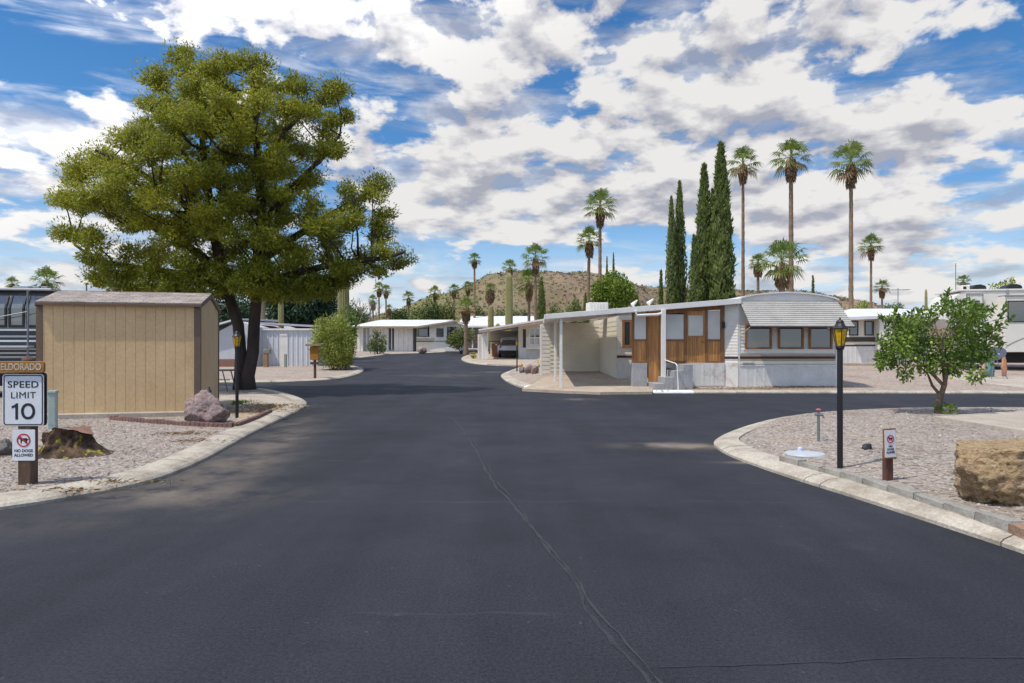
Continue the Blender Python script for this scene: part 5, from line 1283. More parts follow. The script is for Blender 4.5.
def speed_sign():
    c = gp(24, 485, YR); Y = c.y; k = Y/FPX
    t = thing('road_sign', 'white speed limit 10 sign on wooden post under an orange name board', 'road sign', tuple(c), R(2))
    q = MB(); q.box(-.072, .072, .0, .14, -.15, (485-372)*k); q.lathe([(.0, 0), (.06, .03), (.075, .08), (.065, .13), (.04, .16), (0, .17)], 10, (0, .07, (485-371)*k)); q.build('post', M_post, t, bevel=.012)
    Z = lambda py: (485-py)*k
    W, H = 40.3*k, 52*k; zc = Z(400)
    q = MB(); q.prism(roundrect(W, H, .035), -.006, -.002); o = q.build('speed_plate', M_signw, t); o.location = (-.005, 0, zc)
    b = MB()
    P = roundrect(W-.022, H-.022, .03, 8); Q = roundrect(W-.044, H-.044, .022, 8)
    for i in range(len(P)):
        j = (i+1) % len(P); b.hexa([(P[i][0],-.0085,P[i][1]),(P[j][0],-.0085,P[j][1]),(Q[j][0],-.0085,Q[j][1]),(Q[i][0],-.0085,Q[i][1]),(P[i][0],-.006,P[i][1]),(P[j][0],-.006,P[j][1]),(Q[j][0],-.006,Q[j][1]),(Q[i][0],-.006,Q[i][1])])
    b.build('border', M_signk, o)
    text('lettering', 'SPEED', .104, M_signk, o, (0, -.007, 15.3*k), bold=.0012, fit=30*k, space=1.08)
    text('lettering', 'LIMIT', .104, M_signk, o, (0, -.007, 4.6*k), bold=0, fit=24*k, space=1.08)
    q = MB(); q.prism([(x*k, z*k) for x, z in [(-7.6,-19.3),(-5.0,-19.3),(-5.0,-3.2),(-7.0,-3.2),(-8.2,-4.8),(-11.2,-6.0),(-11.2,-8.4),(-7.6,-7.2)]], -.0085, -.0062); q.build('numeral', M_signk, o)
    q = MB(); n_ = 40
    for i in range(n_):
        a, b = 2*math.pi*i/n_, 2*math.pi*(i+1)/n_
        E = lambda rx, rz_, t_, y: ((4.8+rx*math.copysign(abs(math.cos(t_))**.9, math.cos(t_)))*k, y, (-11.25+rz_*math.sin(t_))*k)
        q.hexa([E(4.2,5.6,a,-.0085),E(6.9,8.1,a,-.0085),E(6.9,8.1,b,-.0085),E(4.2,5.6,b,-.0085),E(4.2,5.6,a,-.0062),E(6.9,8.1,a,-.0062),E(6.9,8.1,b,-.0062),E(4.2,5.6,b,-.0062)])
    q.build('numeral', M_signk, o)
    q = MB(); q.prism(roundrect(W+.02, H+.02, .03), .142, .147); o2 = q.build('rear_plate', flat('dark sign back', (.05, .06, .075), .5, .3), t); o2.location = (-.075, 0, zc)
    # name board
    q = MB(); q.prism(roundrect(44.5*k, 11.5*k, .03), -.035, -.001); nb = q.build('name_board', mat('orange stained board', (.42, .20, .03), (.28, .12, .02), 3, .6, stretch=(1, 6, 6), fine=.5), t, bevel=.006); nb.location = (-.01, 0, Z(367))
    text('lettering', 'ELDORADO', .107, mat('pale letters', (.62, .58, .50), (.40, .32, .22), 6, .7), nb, (.0, -.0365, .0), bold=.002, fit=39*k)
    # no dogs plate
    q = MB(); w2, h2 = 22*k, 31*k; q.prism(roundrect(w2, h2, .012), -.006, -.001); nd = q.build('no_dogs_plate', M_signw, t); nd.location = (0, 0, Z(445))
    q = MB(); ring(q, .062, .076, -.0095, -.006, 36, 0, .055); a = R(45); d = Vector((math.cos(a), 0, -math.sin(a))); nn = Vector((math.sin(a), 0, math.cos(a)))*.007
    cc = Vector((0, 0, .055)); A_, B_ = cc-d*.066, cc+d*.066
    q.hexa([tuple(p+Vector((0, y, 0))) for y in (-.0100, -.0062) for p in (A_-nn, B_-nn, B_+nn, A_+nn)]); 
    dog(nd, .115, (0, -.0062, .055), M_signk); q.build('prohibition_ring', M_red, nd)
    text('lettering', 'NO DOGS', .044, M_signk, nd, (0, -.0065, -.065), bold=.001); text('lettering', 'ALLOWED', .044, M_signk, nd, (0, -.0065, -.115), bold=.001)
speed_sign()
def no_dogs_stake():
    c = gp(889, 481, YR, fz); k = c.y/FPX
    t = thing('sign_stake', 'small tilted no dogs sign on a red brown stake in the gravel', 'sign', tuple(c), R(12))
    q = MB(); q.box(-.042, .042, -.02, .06, -.1, 31*k); q.build('stake', M_redwood, t, bevel=.006)
    q = MB(); q.box(-8*k, 6*k, -.045, -.021, 22.5*k, 53*k); b = q.build('backing_board', M_woodd, t, bevel=.005); b.rotation_euler = (0, R(-1.5), 0)
    q = MB(); q.prism(roundrect(12.4*k, 27*k, .008), -.052, -.046); p = q.build('plate', M_signw, b); p.location = (-1.2*k, 0, 38*k)
    q = MB(); ring(q, .038, .047, -.056, -.052, 30, 0, .055); a = R(45); d = Vector((math.cos(a), 0, -math.sin(a))); nn = Vector((math.sin(a), 0, math.cos(a)))*.005; cc = Vector((0, 0, .055))
    q.hexa([tuple(e+Vector((0, y, 0))) for y in (-.0568, -.0525) for e in (cc-d*.04-nn, cc+d*.04-nn, cc+d*.04+nn, cc-d*.04+nn)]); q.build('prohibition_ring', M_red, p)
    dog(p, .07, (0, -.0522, .055), M_signk)
    for s, z in (('NO', -.03), ('DOGS', -.065), ('ALLOWED', -.10)): text('lettering', s, .032, M_signk, p, (0, -.0525, z), bold=.001, sx=.72 if len(s) > 5 else 1)
no_dogs_stake()

def lamp(label, px, pyb, pyt, f, seed=0, off=YR, first=[None], lean=0):
    c = gp(px, pyb, off, f); k = c.y/FPX; H = (pyb-pyt)*k
    t = thing('yard_lamp', label, 'lamp post', tuple(c), R(18), 'amber yard lamps')
    t.rotation_euler = (0, R(lean), R(18))
    hL = H*.178
    q = MB(); q.tube([(0, 0, -.1), (0, 0, H-hL)], .036, 14); q.lathe([(.045, 0), (.05, .02), (.055, .035), (.04, .05)], 14, (0, 0, H-hL-.05)); q.build('post', M_black, t, smooth=False)
    z0, z1 = H-hL, H-hL*.36
    def frustum(mb, r0, r1, za, zb, n=6):
        P = [(r0*math.cos(2*math.pi*i/n), r0*math.sin(2*math.pi*i/n), za) for i in range(n)]; Q = [(r1*math.cos(2*math.pi*i/n), r1*math.sin(2*math.pi*i/n), zb) for i in range(n)]
        mb.add(P+Q, [(i, (i+1) % n, n+(i+1) % n, n+i) for i in range(n)]+[tuple(range(n-1, -1, -1)), tuple(range(n, 2*n))])
    q = MB(); frustum(q, .050, .090, z0, z1); gl = q.build('lantern_glass', M_amber, t)
    q = MB()
    for i in range(6):
        a = 2*math.pi*i/6; q.tube([(.051*math.cos(a), .051*math.sin(a), z0), (.091*math.cos(a), .091*math.sin(a), z1)], .006, 5)
    frustum(q, .058, .054, z0-.02, z0+.006); q.build('lantern_frame', M_black, t)
    q = MB(); q.lathe([(.098, 0), (.10, .01), (.068, .042), (.052, .07), (.048, .095), (.038, .11), (.012, .12), (.010, .135), (.014, .143), (0, .15)], 12, (0, 0, z1)); q.build('lantern_cap', M_black, t, smooth=False)
    return t
lamp('black lamp post with amber lantern standing in the right hand gravel island', 840, 468.5, 319.5, fz)
lamp('black lamp post with amber lantern beside the tan shed corner', 237, 418, 331, gz)
lamp('black lamp post with amber lantern at the corner before the parked car', 517, 371.5, 340, ez, off=YR-.01)
lamp('far black lamp post in front of the airy green bush', 375, 355, 338, gz)

# bird house like sign on the corner island
def house_sign():
    c = gp(315, 378.5, YR); k = c.y/FPX
    t = thing('post_sign', 'orange brown number sign with small flat roof on a post before the olive bush', 'sign', tuple(c), R(-5))
    q = MB(); q.box(-.05, .05, -.05, .05, -.1, 34*k); q.build('post', M_redwood, t, bevel=.008)
    q = MB(); q.box(-.21, .21, -.12, -.055, 15.5*k+.15, 32*k); q.build('sign_board', mat('orange board', (.46, .20, .02), (.32, .12, .015), 4, .6, fine=.4), t, bevel=.01)
    q = MB(); q.box(-.39, .39, -.24, .16, 32.5*k, 34.5*k); q.build('roof_board', mat('pale mauve board', (.36, .24, .20), (.28, .18, .15), 3, .8), t, bevel=.01)
    q = MB(); q.box(-.2, .2, -.1, -.052, 14*k, 16.5*k); q.build('lower_board', M_redwood, t)
house_sign()

# rocks
def rock(name, label, px0, px1, pyt, pyb, m, seed, f=gz, off=YR, depth=.8, rough=.3, Yc=None, sub=5, flat_top=0, ledge=0.0, group=None):
    c = gp((px0+px1)/2, pyb, off, f); w = (px1-px0)/2*c.y/FPX; H = (pyb-pyt)*c.y/FPX
    rnd = random.Random(seed); planes = [(Vector((rnd.gauss(0, 1), rnd.gauss(0, 1), rnd.gauss(0, 1))).normalized(), rnd.uniform(.72, 1.0)) for _ in range(16)]
    bm = bmesh.new(); bmesh.ops.create_icosphere(bm, subdivisions=sub, radius=1)
    for v in bm.verts:
        d = v.co.normalized(); s = Vector((seed*7.3, seed*3.1, seed))
        r = min(h_/max(.05, d.dot(n_)) for n_, h_ in planes); r = min(r, 1.3)
        r *= 1+rough*(.30*noise.fractal(d*1.6+s, .9, 2.0, 5)+.16*noise.noise(d*6+s)+.10*noise.noise(d*15+s)-.22*max(0, .25-abs(noise.noise(d*2.3+s*1.7))))
        q = d*r; q.z = max(-.62, q.z)
        if flat_top: q.z = min(q.z, flat_top+.05*noise.noise(d*3+s)+.10*q.x)
        if ledge: q.x = math.copysign(abs(q.x)**(1-ledge), q.x); q.y = math.copysign(abs(q.y)**(1-ledge), q.y)
        v.co = q
    xs = [v.co.x for v in bm.verts]; zs = [v.co.z for v in bm.verts]
    for v in bm.verts:
        v.co.x = ((v.co.x-min(xs))/(max(xs)-min(xs))*2-1)*w; v.co.y *= w*depth; v.co.z = (v.co.z-min(zs))/(max(zs)-min(zs))*H*1.06-H*.06
    me = bpy.data.meshes.new(name); bm.to_mesh(me); bm.free(); me.materials.append(m)
    me.polygons.foreach_set('use_smooth', [True]*len(me.polygons))
    o = bpy.data.objects.new(name, me); C.objects.link(o); Yn = c.y+w*depth*.75; o.location = (at((px0+px1)/2, Yn), Yn, f(c.x, Yn)+off); o.scale = (Yn/c.y,)*3
    return tag(o, label, 'rock', group)
def rockmat(name, cols, scale=2.2, w=(1, 1, 1), rot=0, bump=1.0):
    m, nt, b, N, L = nt_new(name); tc = N.new('ShaderNodeTexCoord'); mp = N.new('ShaderNodeMapping'); mp.inputs['Scale'].default_value = w; mp.inputs['Rotation'].default_value = (0, rot, 0)
    L.new(tc.outputs['Object'], mp.inputs['Vector'])
    n = N.new('ShaderNodeTexNoise'); n.inputs['Scale'].default_value = scale; n.inputs['Detail'].default_value = 9; n.inputs['Roughness'].default_value = .68; n.inputs['Distortion'].default_value = 1.2; L.new(mp.outputs[0], n.inputs['Vector'])
    k = len(cols)-1; r = ramp(N, [(.26+.48*i/k, c) for i, c in enumerate(cols)]); L.new(n.outputs['Fac'], r.inputs[0])
    n2 = N.new('ShaderNodeTexNoise'); n2.inputs['Scale'].default_value = scale*7; n2.inputs['Detail'].default_value = 7; n2.inputs['Roughness'].default_value = .7; L.new(mp.outputs[0], n2.inputs['Vector'])
    rf = ramp(N, [(.36, (.45, .42, .4)), (.55, (1.1, 1.1, 1.1))]); L.new(n2.outputs['Fac'], rf.inputs[0])
    mx = N.new('ShaderNodeMix'); mx.data_type = 'RGBA'; mx.blend_type = 'MULTIPLY'; mx.inputs['Factor'].default_value = .8; L.new(r.outputs[0], mx.inputs['A']); L.new(rf.outputs[0], mx.inputs['B'])
    L.new(mx.outputs['Result'], b.inputs['Base Color']); b.inputs['Roughness'].default_value = .9
    sm_ = N.new('ShaderNodeMath'); sm_.operation = 'MULTIPLY_ADD'; sm_.inputs[1].default_value = .35; L.new(n2.outputs['Fac'], sm_.inputs[0]); L.new(n.outputs['Fac'], sm_.inputs[2])
    bp = N.new('ShaderNodeBump'); bp.inputs['Strength'].default_value = bump; bp.inputs['Distance'].default_value = .07; L.new(sm_.outputs[0], bp.inputs['Height']); L.new(bp.outputs[0], b.inputs['Normal'])
    return m
M_rbrown = rockmat('tan boulder', [(.09, .045, .018), (.25, .16, .08), (.46, .335, .19), (.33, .215, .11), (.57, .48, .34), (.29, .19, .10)], 4.5, (1, 1, 1.7), R(-35))
M_rpink = rockmat('mauve boulder', [(.09, .055, .045), (.24, .17, .155), (.35, .27, .255), (.22, .13, .10), (.43, .36, .345)], 4.0)
M_rgrey = rockmat('grey stone', [(.10, .09, .09), (.22, .20, .19), (.32, .30, .29)], 3)
rock('boulder', 'big flat topped golden brown boulder at the right edge of the gravel', 944, 1092, 447, 506, M_rbrown, 3, fz, rough=.5, depth=.65, flat_top=.55, ledge=.25, sub=6)
rock('boulder', 'mauve grey boulder in front of the tan shed corner', 186, 228, 391, 424, M_rpink, 12, gz, rough=.42, depth=.8)
rock('stone', 'small grey stone half cut off at the left edge of the gravel', -14, 13, 440, 456, M_rgrey, 7, gz, rough=.2)
rock('stone', 'little black stone on the right hand gravel left of the no dogs stake', 861, 872, 444, 449.5, flat('black stone', (.03, .03, .035), .7), 9, fz, rough=.3, sub=3)
for i, (a, b_, tp, bt, lb) in enumerate([(519, 526, 366, 373, 'pale rounded stone right of the far corner lamp post'), (524, 533, 364.5, 373.5, 'mauve stone in the middle of the corner stone row'), (531, 539, 365, 373.5, 'dark mauve stone at the right end of the corner stone row')]):
    rock('stone', lb, a, b_, tp, bt, M_rpink if i else M_rgrey, 20+i, ez, YR-.01, sub=4, group='stones at the far corner')
rock('stone', 'pinkish stone at the foot of the far white house', 417, 427, 346.5, 353.2, M_rpink, 31, gz, sub=3)
rock('stone', 'low stone on the far corner beside the olive bush', 344, 353, 366, 370, M_rgrey, 33, gz, sub=3)
# dark thing on the mauve boulder
o = MB().lathe([(.0, 0), (.035, .01), (.05, .04), (.05, .08), (.03, .11), (.02, .13), (.025, .15), (0, .165)], 10).build('rock_ornament', flat('dark slate', (.035, .035, .04), .5), smooth=True)
c = gp(208, 424, YR); o.location = (at(209, c.y+.35), c.y+.35, hz(394.5, c.y+.35)); tag(o, 'small dark ornament perched on top of the mauve boulder', 'ornament')

# stump with lichen
def stump():
    c = gp(50, 459, YR); k = c.y/FPX
    m, nt, b, N, L = nt_new('rotten stump wood'); tc = N.new('ShaderNodeTexCoord')
    n = N.new('ShaderNodeTexNoise'); n.inputs['Scale'].default_value = 5; n.inputs['Detail'].default_value = 9; n.inputs['Roughness'].default_value = .7; L.new(tc.outputs['Object'], n.inputs['Vector'])
    r = ramp(N, [(.36, (.014, .010, .007)), (.48, (.06, .036, .02)), (.6, (.15, .095, .055)), (.75, (.27, .18, .115))]); L.new(n.outputs[0], r.inputs[0])
    n2 = N.new('ShaderNodeTexNoise'); n2.inputs['Scale'].default_value = 6.5; n2.inputs['Detail'].default_value = 4; L.new(tc.outputs['Object'], n2.inputs['Vector'])
    r2 = ramp(N, [(.60, (0,)*3), (.66, (1,)*3)]); L.new(n2.outputs[0], r2.inputs[0])
    mx = N.new('ShaderNodeMix'); mx.data_type = 'RGBA'; L.new(r2.outputs[0], mx.inputs['Factor']); L.new(r.outputs[0], mx.inputs['A']); mx.inputs['B'].default_value = (.34, .30, .02, 1)
    L.new(mx.outputs['Result'], b.inputs['Base Color']); b.inputs['Roughness'].default_value = .95
    bp = N.new('ShaderNodeBump'); bp.inputs['Distance'].default_value = .06; L.new(n.outputs[0], bp.inputs['Height']); L.new(bp.outputs[0], b.inputs['Normal'])
    t = thing('tree_stump', 'dark rotting tree stump with yellow lichen and slanted cut top', 'stump', (c.x, c.y+.38, c.z))
    nA, nZ = 96, 26; vs = []; k2 = k
    topL, topR = 28*k, 32*k
    for j in range(nZ+1):
        u = j/nZ
        for i in range(nA):
            a = 2*math.pi*i/nA; s = Vector((math.cos(a), math.sin(a), 0))
            nn = noise.fractal(s*2+Vector((3, 1, u*1.5)), .9, 2, 5)
            fl = (1-u)**2.2
            rad = (.30+.20*fl+.10*nn*(1-.3*u)) * (1+.8*fl*max(0, math.cos(a-.1))**2)
            z = u*(26*k+ 5*k*math.cos(a)*.3+.05*nn)*(1-.0*fl)
            x = rad*math.cos(a)*1.02-.06+(.10*u*1.0); y = rad*math.sin(a)*.8
            z = u*(30*k*(1-.22*max(0, -x)/.35)+.04*nn)
            if x > .2: z *= max(.12, 1-(x-.2)*1.6)
            vs.append((x, y, z-.03))
    fs = [(j*nA+i, j*nA+(i+1) % nA, (j+1)*nA+(i+1) % nA, (j+1)*nA+i) for j in range(nZ) for i in range(nA)]
    MB().add(vs, fs).build('stump_bark', m, t, smooth=True)
    top = vs[nZ*nA:]; cz = sum(p[2] for p in top)/nA; cx = sum(p[0] for p in top)/nA
    MB().add([(p[0]*1.04, p[1]*1.04, p[2]+.012) for p in top]+[(cx, 0, cz+.01)], [(i, (i+1) % nA, nA) for i in range(nA)]).build('cut_face', mat('stump cut face', (.27, .15, .10), (.15, .08, .055), 4, .9, bump=.5, fine=.6), t)
stump()

# utility pedestal
c = gp(53, 428.5, YR); k = c.y/FPX
t = thing('utility_pedestal', 'pale green metal utility pedestal between speed sign and shed', 'utility box', tuple(c), R(14))
M_ped = mat('pale green paint', (.38, .47, .43), (.30, .37, .34), 2, .5, fine=.3)
MB().box(-3.6*k, 3.6*k, -.06, .06, -.05, 35*k).build('body', M_ped, t, bevel=.012); MB().box(-4.0*k, 4.0*k, -.075, .075, 35*k, 38*k).build('cap', M_ped, t, bevel=.012)
MB().box(-2.8*k, 2.8*k, -.064, -.0595, 4*k, 33*k).build('door_panel', M_ped, t, bevel=.003)

# brick edging by the shed
def edging():
    M_br = mat('red edging brick', (.22, .125, .105), (.14, .08, .07), 5, .9, bump=.4, fine=.5)
    P = [Vector(G2(px, py, YR)) for px, py in [(111,419.5),(143,422.5),(190,426),(236,427.5),(243,425),(258,419),(270,413)]]
    t = thing('brick_edging', 'low row of red edging bricks along the gravel in front of the shed', 'edging', (P[0].x, P[0].y, gz(0, P[0].y)+YR)); q = MB(); rnd = random.Random(2)
    L_ = resample(P, .105)
    for a, b_ in zip(L_, L_[1:]):
        d = (b_-a).normalized(); n = Vector((-d.y, d.x))*.05; a2 = a+d*.004-P[0]; b2 = b_-d*.004-P[0]; h = .085+rnd.uniform(-.012, .012)
        q.hexa([(p.x, p.y, -.04) for p in (a2-n, b2-n, b2+n, a2+n)]+[(p.x, p.y, h) for p in (a2-n, b2-n, b2+n, a2+n)])
    q.build('bricks', M_br, t, bevel=.008)
edging()
# edging blocks along the right kerb
def blocks():
    P = [Vector(G2(px, py, YR+.05, fz)) for px, py in [(783,458.5),(800,462.5),(830,470.5),(860,479),(893,488.5),(925,498),(960,508.5),(990,518),(1024,530),(1080,551)]]
    L_ = resample(P, .40); rnd = random.Random(6)
    M_bg = mat('grey edging block', (.36, .34, .30), (.22, .20, .175), 4, .9, bump=.8, bscale=14, fine=.6); M_bt = mat('tan edging block', (.34, .21, .145), (.24, .15, .10), 4, .9, bump=.8, bscale=14, fine=.6)
    first = {}
    for i, (a, b_) in enumerate(zip(L_, L_[1:])):
        if (b_-a).length < .15: continue
        tan = i in (9, 10)
        d = (b_-a); ln = d.length; c = (a+b_)/2
        bm = bmesh.new(); bmesh.ops.create_cube(bm, size=1); bmesh.ops.subdivide_edges(bm, edges=bm.edges[:], cuts=5, use_grid_fill=True)
        for v in bm.verts:
            v.co = Vector((v.co.x*(ln-.012), v.co.y*.13, v.co.z*.13)); v.co += noise.noise_vector(v.co*9+Vector((i*5, 0, 0)))*.012
        me = bpy.data.meshes.new('edging_block'); bm.to_mesh(me); bm.free(); me.materials.append(M_bt if tan else M_bg)
        o = bpy.data.objects.new('edging_block', me); C.objects.link(o); o.location = (c.x, c.y, fz(c.x, c.y)+YR+.022+rnd.uniform(-.012, .01)); o.rotation_euler = (rnd.uniform(-.08, .08), rnd.uniform(-.04, .04), math.atan2(d.y, d.x)+rnd.uniform(-.05, .05))
        tag(o, 'tan brown block in the rough edging along the right kerb' if tan else 'rough grey block in the edging along the right kerb', 'edging block', 'tan edging blocks by the right kerb' if tan else 'grey edging blocks by the right kerb')
blocks()

# white lid and pipe on the right gravel
c = gp(805, 455, YR, fz); k = c.y/FPX
t = thing('utility_cover', 'round white utility cover with a small knob lying on the right hand gravel', 'lid', tuple(c))
MB().lathe([(0, -.02), (18*k, -.02), (19*k, .012), (18.2*k, .03), (9*k, .045), (0, .05)], 40).build('lid', mat('bluish white plastic', (.46, .49, .55), (.40, .43, .48), 3, .5), t, smooth=False)
MB().lathe([(0, 0), (.04, 0), (.036, .05), (.016, .065), (0, .07)], 14, (-.02, .12, .035)).build('knob', flat('pale blue', (.50, .58, .72), .4), t)
c = gp(818.5, 441.5, YR, fz); k = c.y/FPX
t = thing('stand_pipe', 'thin grey stand pipe with a red valve wheel in the right hand gravel', 'pipe', tuple(c))
M_galv = flat('galvanised steel', (.22, .25, .27), .45, .6)
MB().tube([(0, 0, -.05), (0, 0, 30*k)], .022, 10).tube([(-.06, 0, 27*k), (.06, -.02, 27*k)], .02, 8).tube([(.05, -.01, 27*k), (.08, -.03, 23.5*k)], .016, 8).build('pipe', M_galv, t)
MB().lathe([(0, 0), (.04, .0), (.045, .015), (.02, .03), (0, .035)], 12, (0, 0, 31*k)).build('valve_wheel', flat('faded red', (.48, .10, .12), .5), t)
MB().tube([(0, 0, 29.5*k), (0, 0, 31.2*k)], .012, 6).build('valve_stem', M_galv, t)

# posts before the white shed
for lb, px, tp, bt, w, m, Y in (('short tan wooden post with a box before the white shed', 266, 349, 368.5, 4.2, mat('tan post', (.34, .22, .10), (.24, .15, .07), 3, .8), 44), ('thin grey green pipe post before the white shed', 285.5, 354, 368.5, 2.4, flat('grey green', (.26, .30, .26), .6), 44)):
    z = gz(at(px, Y), Y)+YR; h = hz(tp, Y)-z; w = w/2*Y/FPX
    t = thing('short_post', lb, 'post', (at(px, Y), Y, z)); MB().box(-w, w, -w, w, -.1, h).build('post', m, t, bevel=.02)
    if w > .1: MB().box(-w*1.1, w*2.1, -w*1.2, w, h-.28, h-.02).build('box', flat('grey box', (.22, .2, .17), .6), t, bevel=.02)
# orange hydrant like marker, far corner
c = gp(521, 371, YR-.01, ez); k = c.y/FPX
t = thing('marker_post', 'stubby orange marker post right of the far corner lamp', 'marker', tuple(c))
MB().lathe([(0, -.05), (.09, -.05), (.09, 5*k), (.12, 5.3*k), (.12, 6*k), (.08, 7*k), (.0, 7.6*k)], 12).build('body', flat('orange paint', (.50, .22, .04), .5), t)

# table frame behind the shed
c = gp(228, 391, YR); k = c.y/FPX; 
t = thing('metal_table', 'small grey metal table with splayed legs behind the shed', 'table', tuple(c), R(6))
H = 21.5*k; M_gm = flat('grey steel', (.13, .14, .15), .5, .4)
MB().box(-1.2, .20, -.28, .45, H-.05, H).build('tabletop', M_gm, t, bevel=.008)
for sx, sy in ((-.03, -.25), (.06, .40), (-1.15, -.25), (-1.05, .40)): MB().tube([(sx-.08, sy, H-.05), (sx+.10, sy, -.02)], .022, 6).build('leg', M_gm, t)
MB().box(-1.15, .06, -.02, .02, H*.5, H*.5+.03).build('stretcher', M_gm, t)
# grass tuft
rng = np.random.default_rng(4); c = gp(231, 404, YR); n = 1500
P = np.stack([rng.normal(0, .2, n), rng.normal(0, .35, n), np.zeros(n)], 1)+np.array(c); D = rng.normal(size=(n, 3))*.4; D[:, 2] = 1
tag(arr_obj('grass', leaves(P, D, .09, .012, rng), 4, leafmat('grass blades', [(.04, .09, .01), (.08, .15, .02), (.13, .20, .04)], .2)), kind='stuff')

# silver trailer with big panes, far left
def silver():
    Y = 21.5; X0 = at(46, Y); z = gz(X0, Y)+YR
    t = thing('travel_trailer', 'silver travel trailer with curved dark framed panes behind the shed at far left', 'trailer', (X0, Y, z), R(10))
    M_al = mat('bare aluminium', (.42, .44, .46), (.30, .31, .33), 2, .3, metal=.8, stretch=(.3, 1, 4)); M_wf = flat('white roof edge', (.6, .61, .63), .5)
    Zt = hz(290, Y)-z; Zw0 = hz(328, Y)-z; Z = lambda py: hz(py, Y)-z
    body = [(0, .75), (2.6, .75), (2.6, Zt), (.55, Zt), (.2, Zt-.18), (.03, Zt-.55)]
    q = MB(); q.prism_x(body, -7.5, 0); q.build('body', M_al, t)
    for i in range(15):
        x1 = -.12-i*.50; x0 = x1-.44
        N_ = 7
        P = [(-.012-.0*j, Zw0+.08+(Zt-.18-Zw0-.08)*j/N_) for j in range(N_+1)]
        def prof(zz): return .03 if zz < Zt-.55 else .03+(zz-(Zt-.55))/.37*.17
        q = MB(); g2 = MB()
        for j in range(N_):
            (ya, za), (yb, zb) = (prof(P[j][1])-.02, P[j][1]), (prof(P[j+1][1])-.02, P[j+1][1])
            g2.quad((x0+.05,ya,za),(x1-.05,ya,za),(x1-.05,yb,zb),(x0+.05,yb,zb))
            for xa, xb in ((x0, x0+.05), (x1-.05, x1)): q.hexa([(xa,ya-.03,za),(xb,ya-.03,za),(xb,ya+.01,za),(xa,ya+.01,za),(xa,yb-.03,zb),(xb,yb-.03,zb),(xb,yb+.01,zb),(xa,yb+.01,zb)])
        q.box(x0, x1, -.02, .02, Zw0+.01, Zw0+.09)
        f = q.build('window', M_black, t); g2.build('pane', M_glassg, f)
    q = MB(); q.box(-7.6, .08, .15, 2.7, Zt, Zt+.07); q.build('roof', M_wf, t, bevel=.02)
    for x, w_ in ((-1.2, .5), (-.5, .22), (-.75, .2)): MB().box(x-w_/2, x+w_/2, 1.0, 1.4, Zt+.07, Zt+.2).build('roof_vent', M_galv, t, bevel=.03)
    MB().box(-7.5, 0, -.004, .02, Z(361), Zw0).build('dark_side_panel', flat('dark blue grey panel', (.035, .045, .055), .35), t)
    for i, py in enumerate((330, 336.5, 341, 349, 353, 357)):
        q = MB(); zz = Z(py); q.box(-7.5, .02, -.06, -.005, zz-.03, zz+.03); q.build('side_rail', M_al if i % 2 else M_wf, t)
    q = MB(); q.box(-7.5, 0, .02, 2.5, .35, .8); q.build('under_frame', M_dark, t)
    for x in (-3.0, -3.9):
        wq = MB(); wq.tube([(x, -.02, .36), (x, .22, .36)], .36, 20); wq.build('wheel', M_black, t)
    q = MB(); q.tube([(-.35, -.35, .0), (-.35, -.35, Zt-.05)], .03, 8); q.tube([(-.35,-.35,Zt-.1),(-.5,.1,Zt+.0)], .02, 6); q.tube([(-.35,-.35,Zt-.7),(-3.4,-.3,Z(333))], .015, 6); q.build('awning_pole', M_galv, t)
    q = MB(); q.box(-7.5, -.3, -.5, -.06, Z(346.5)-.03, Z(346.5)+.03); q.build('awning_rail', M_wf, t)
silver()
# thin pole above the shed roof
Y = 40; z = gz(-25, Y)+YR
t = thing('vent_pole', 'thin dark pole rising just over the tan shed roof', 'pole', (at(86.5, Y), Y, z)); MB().tube([(0, 0, -.1), (0, 0, hz(283, Y)-z)], .045, 8).build('pole', M_galv, t)

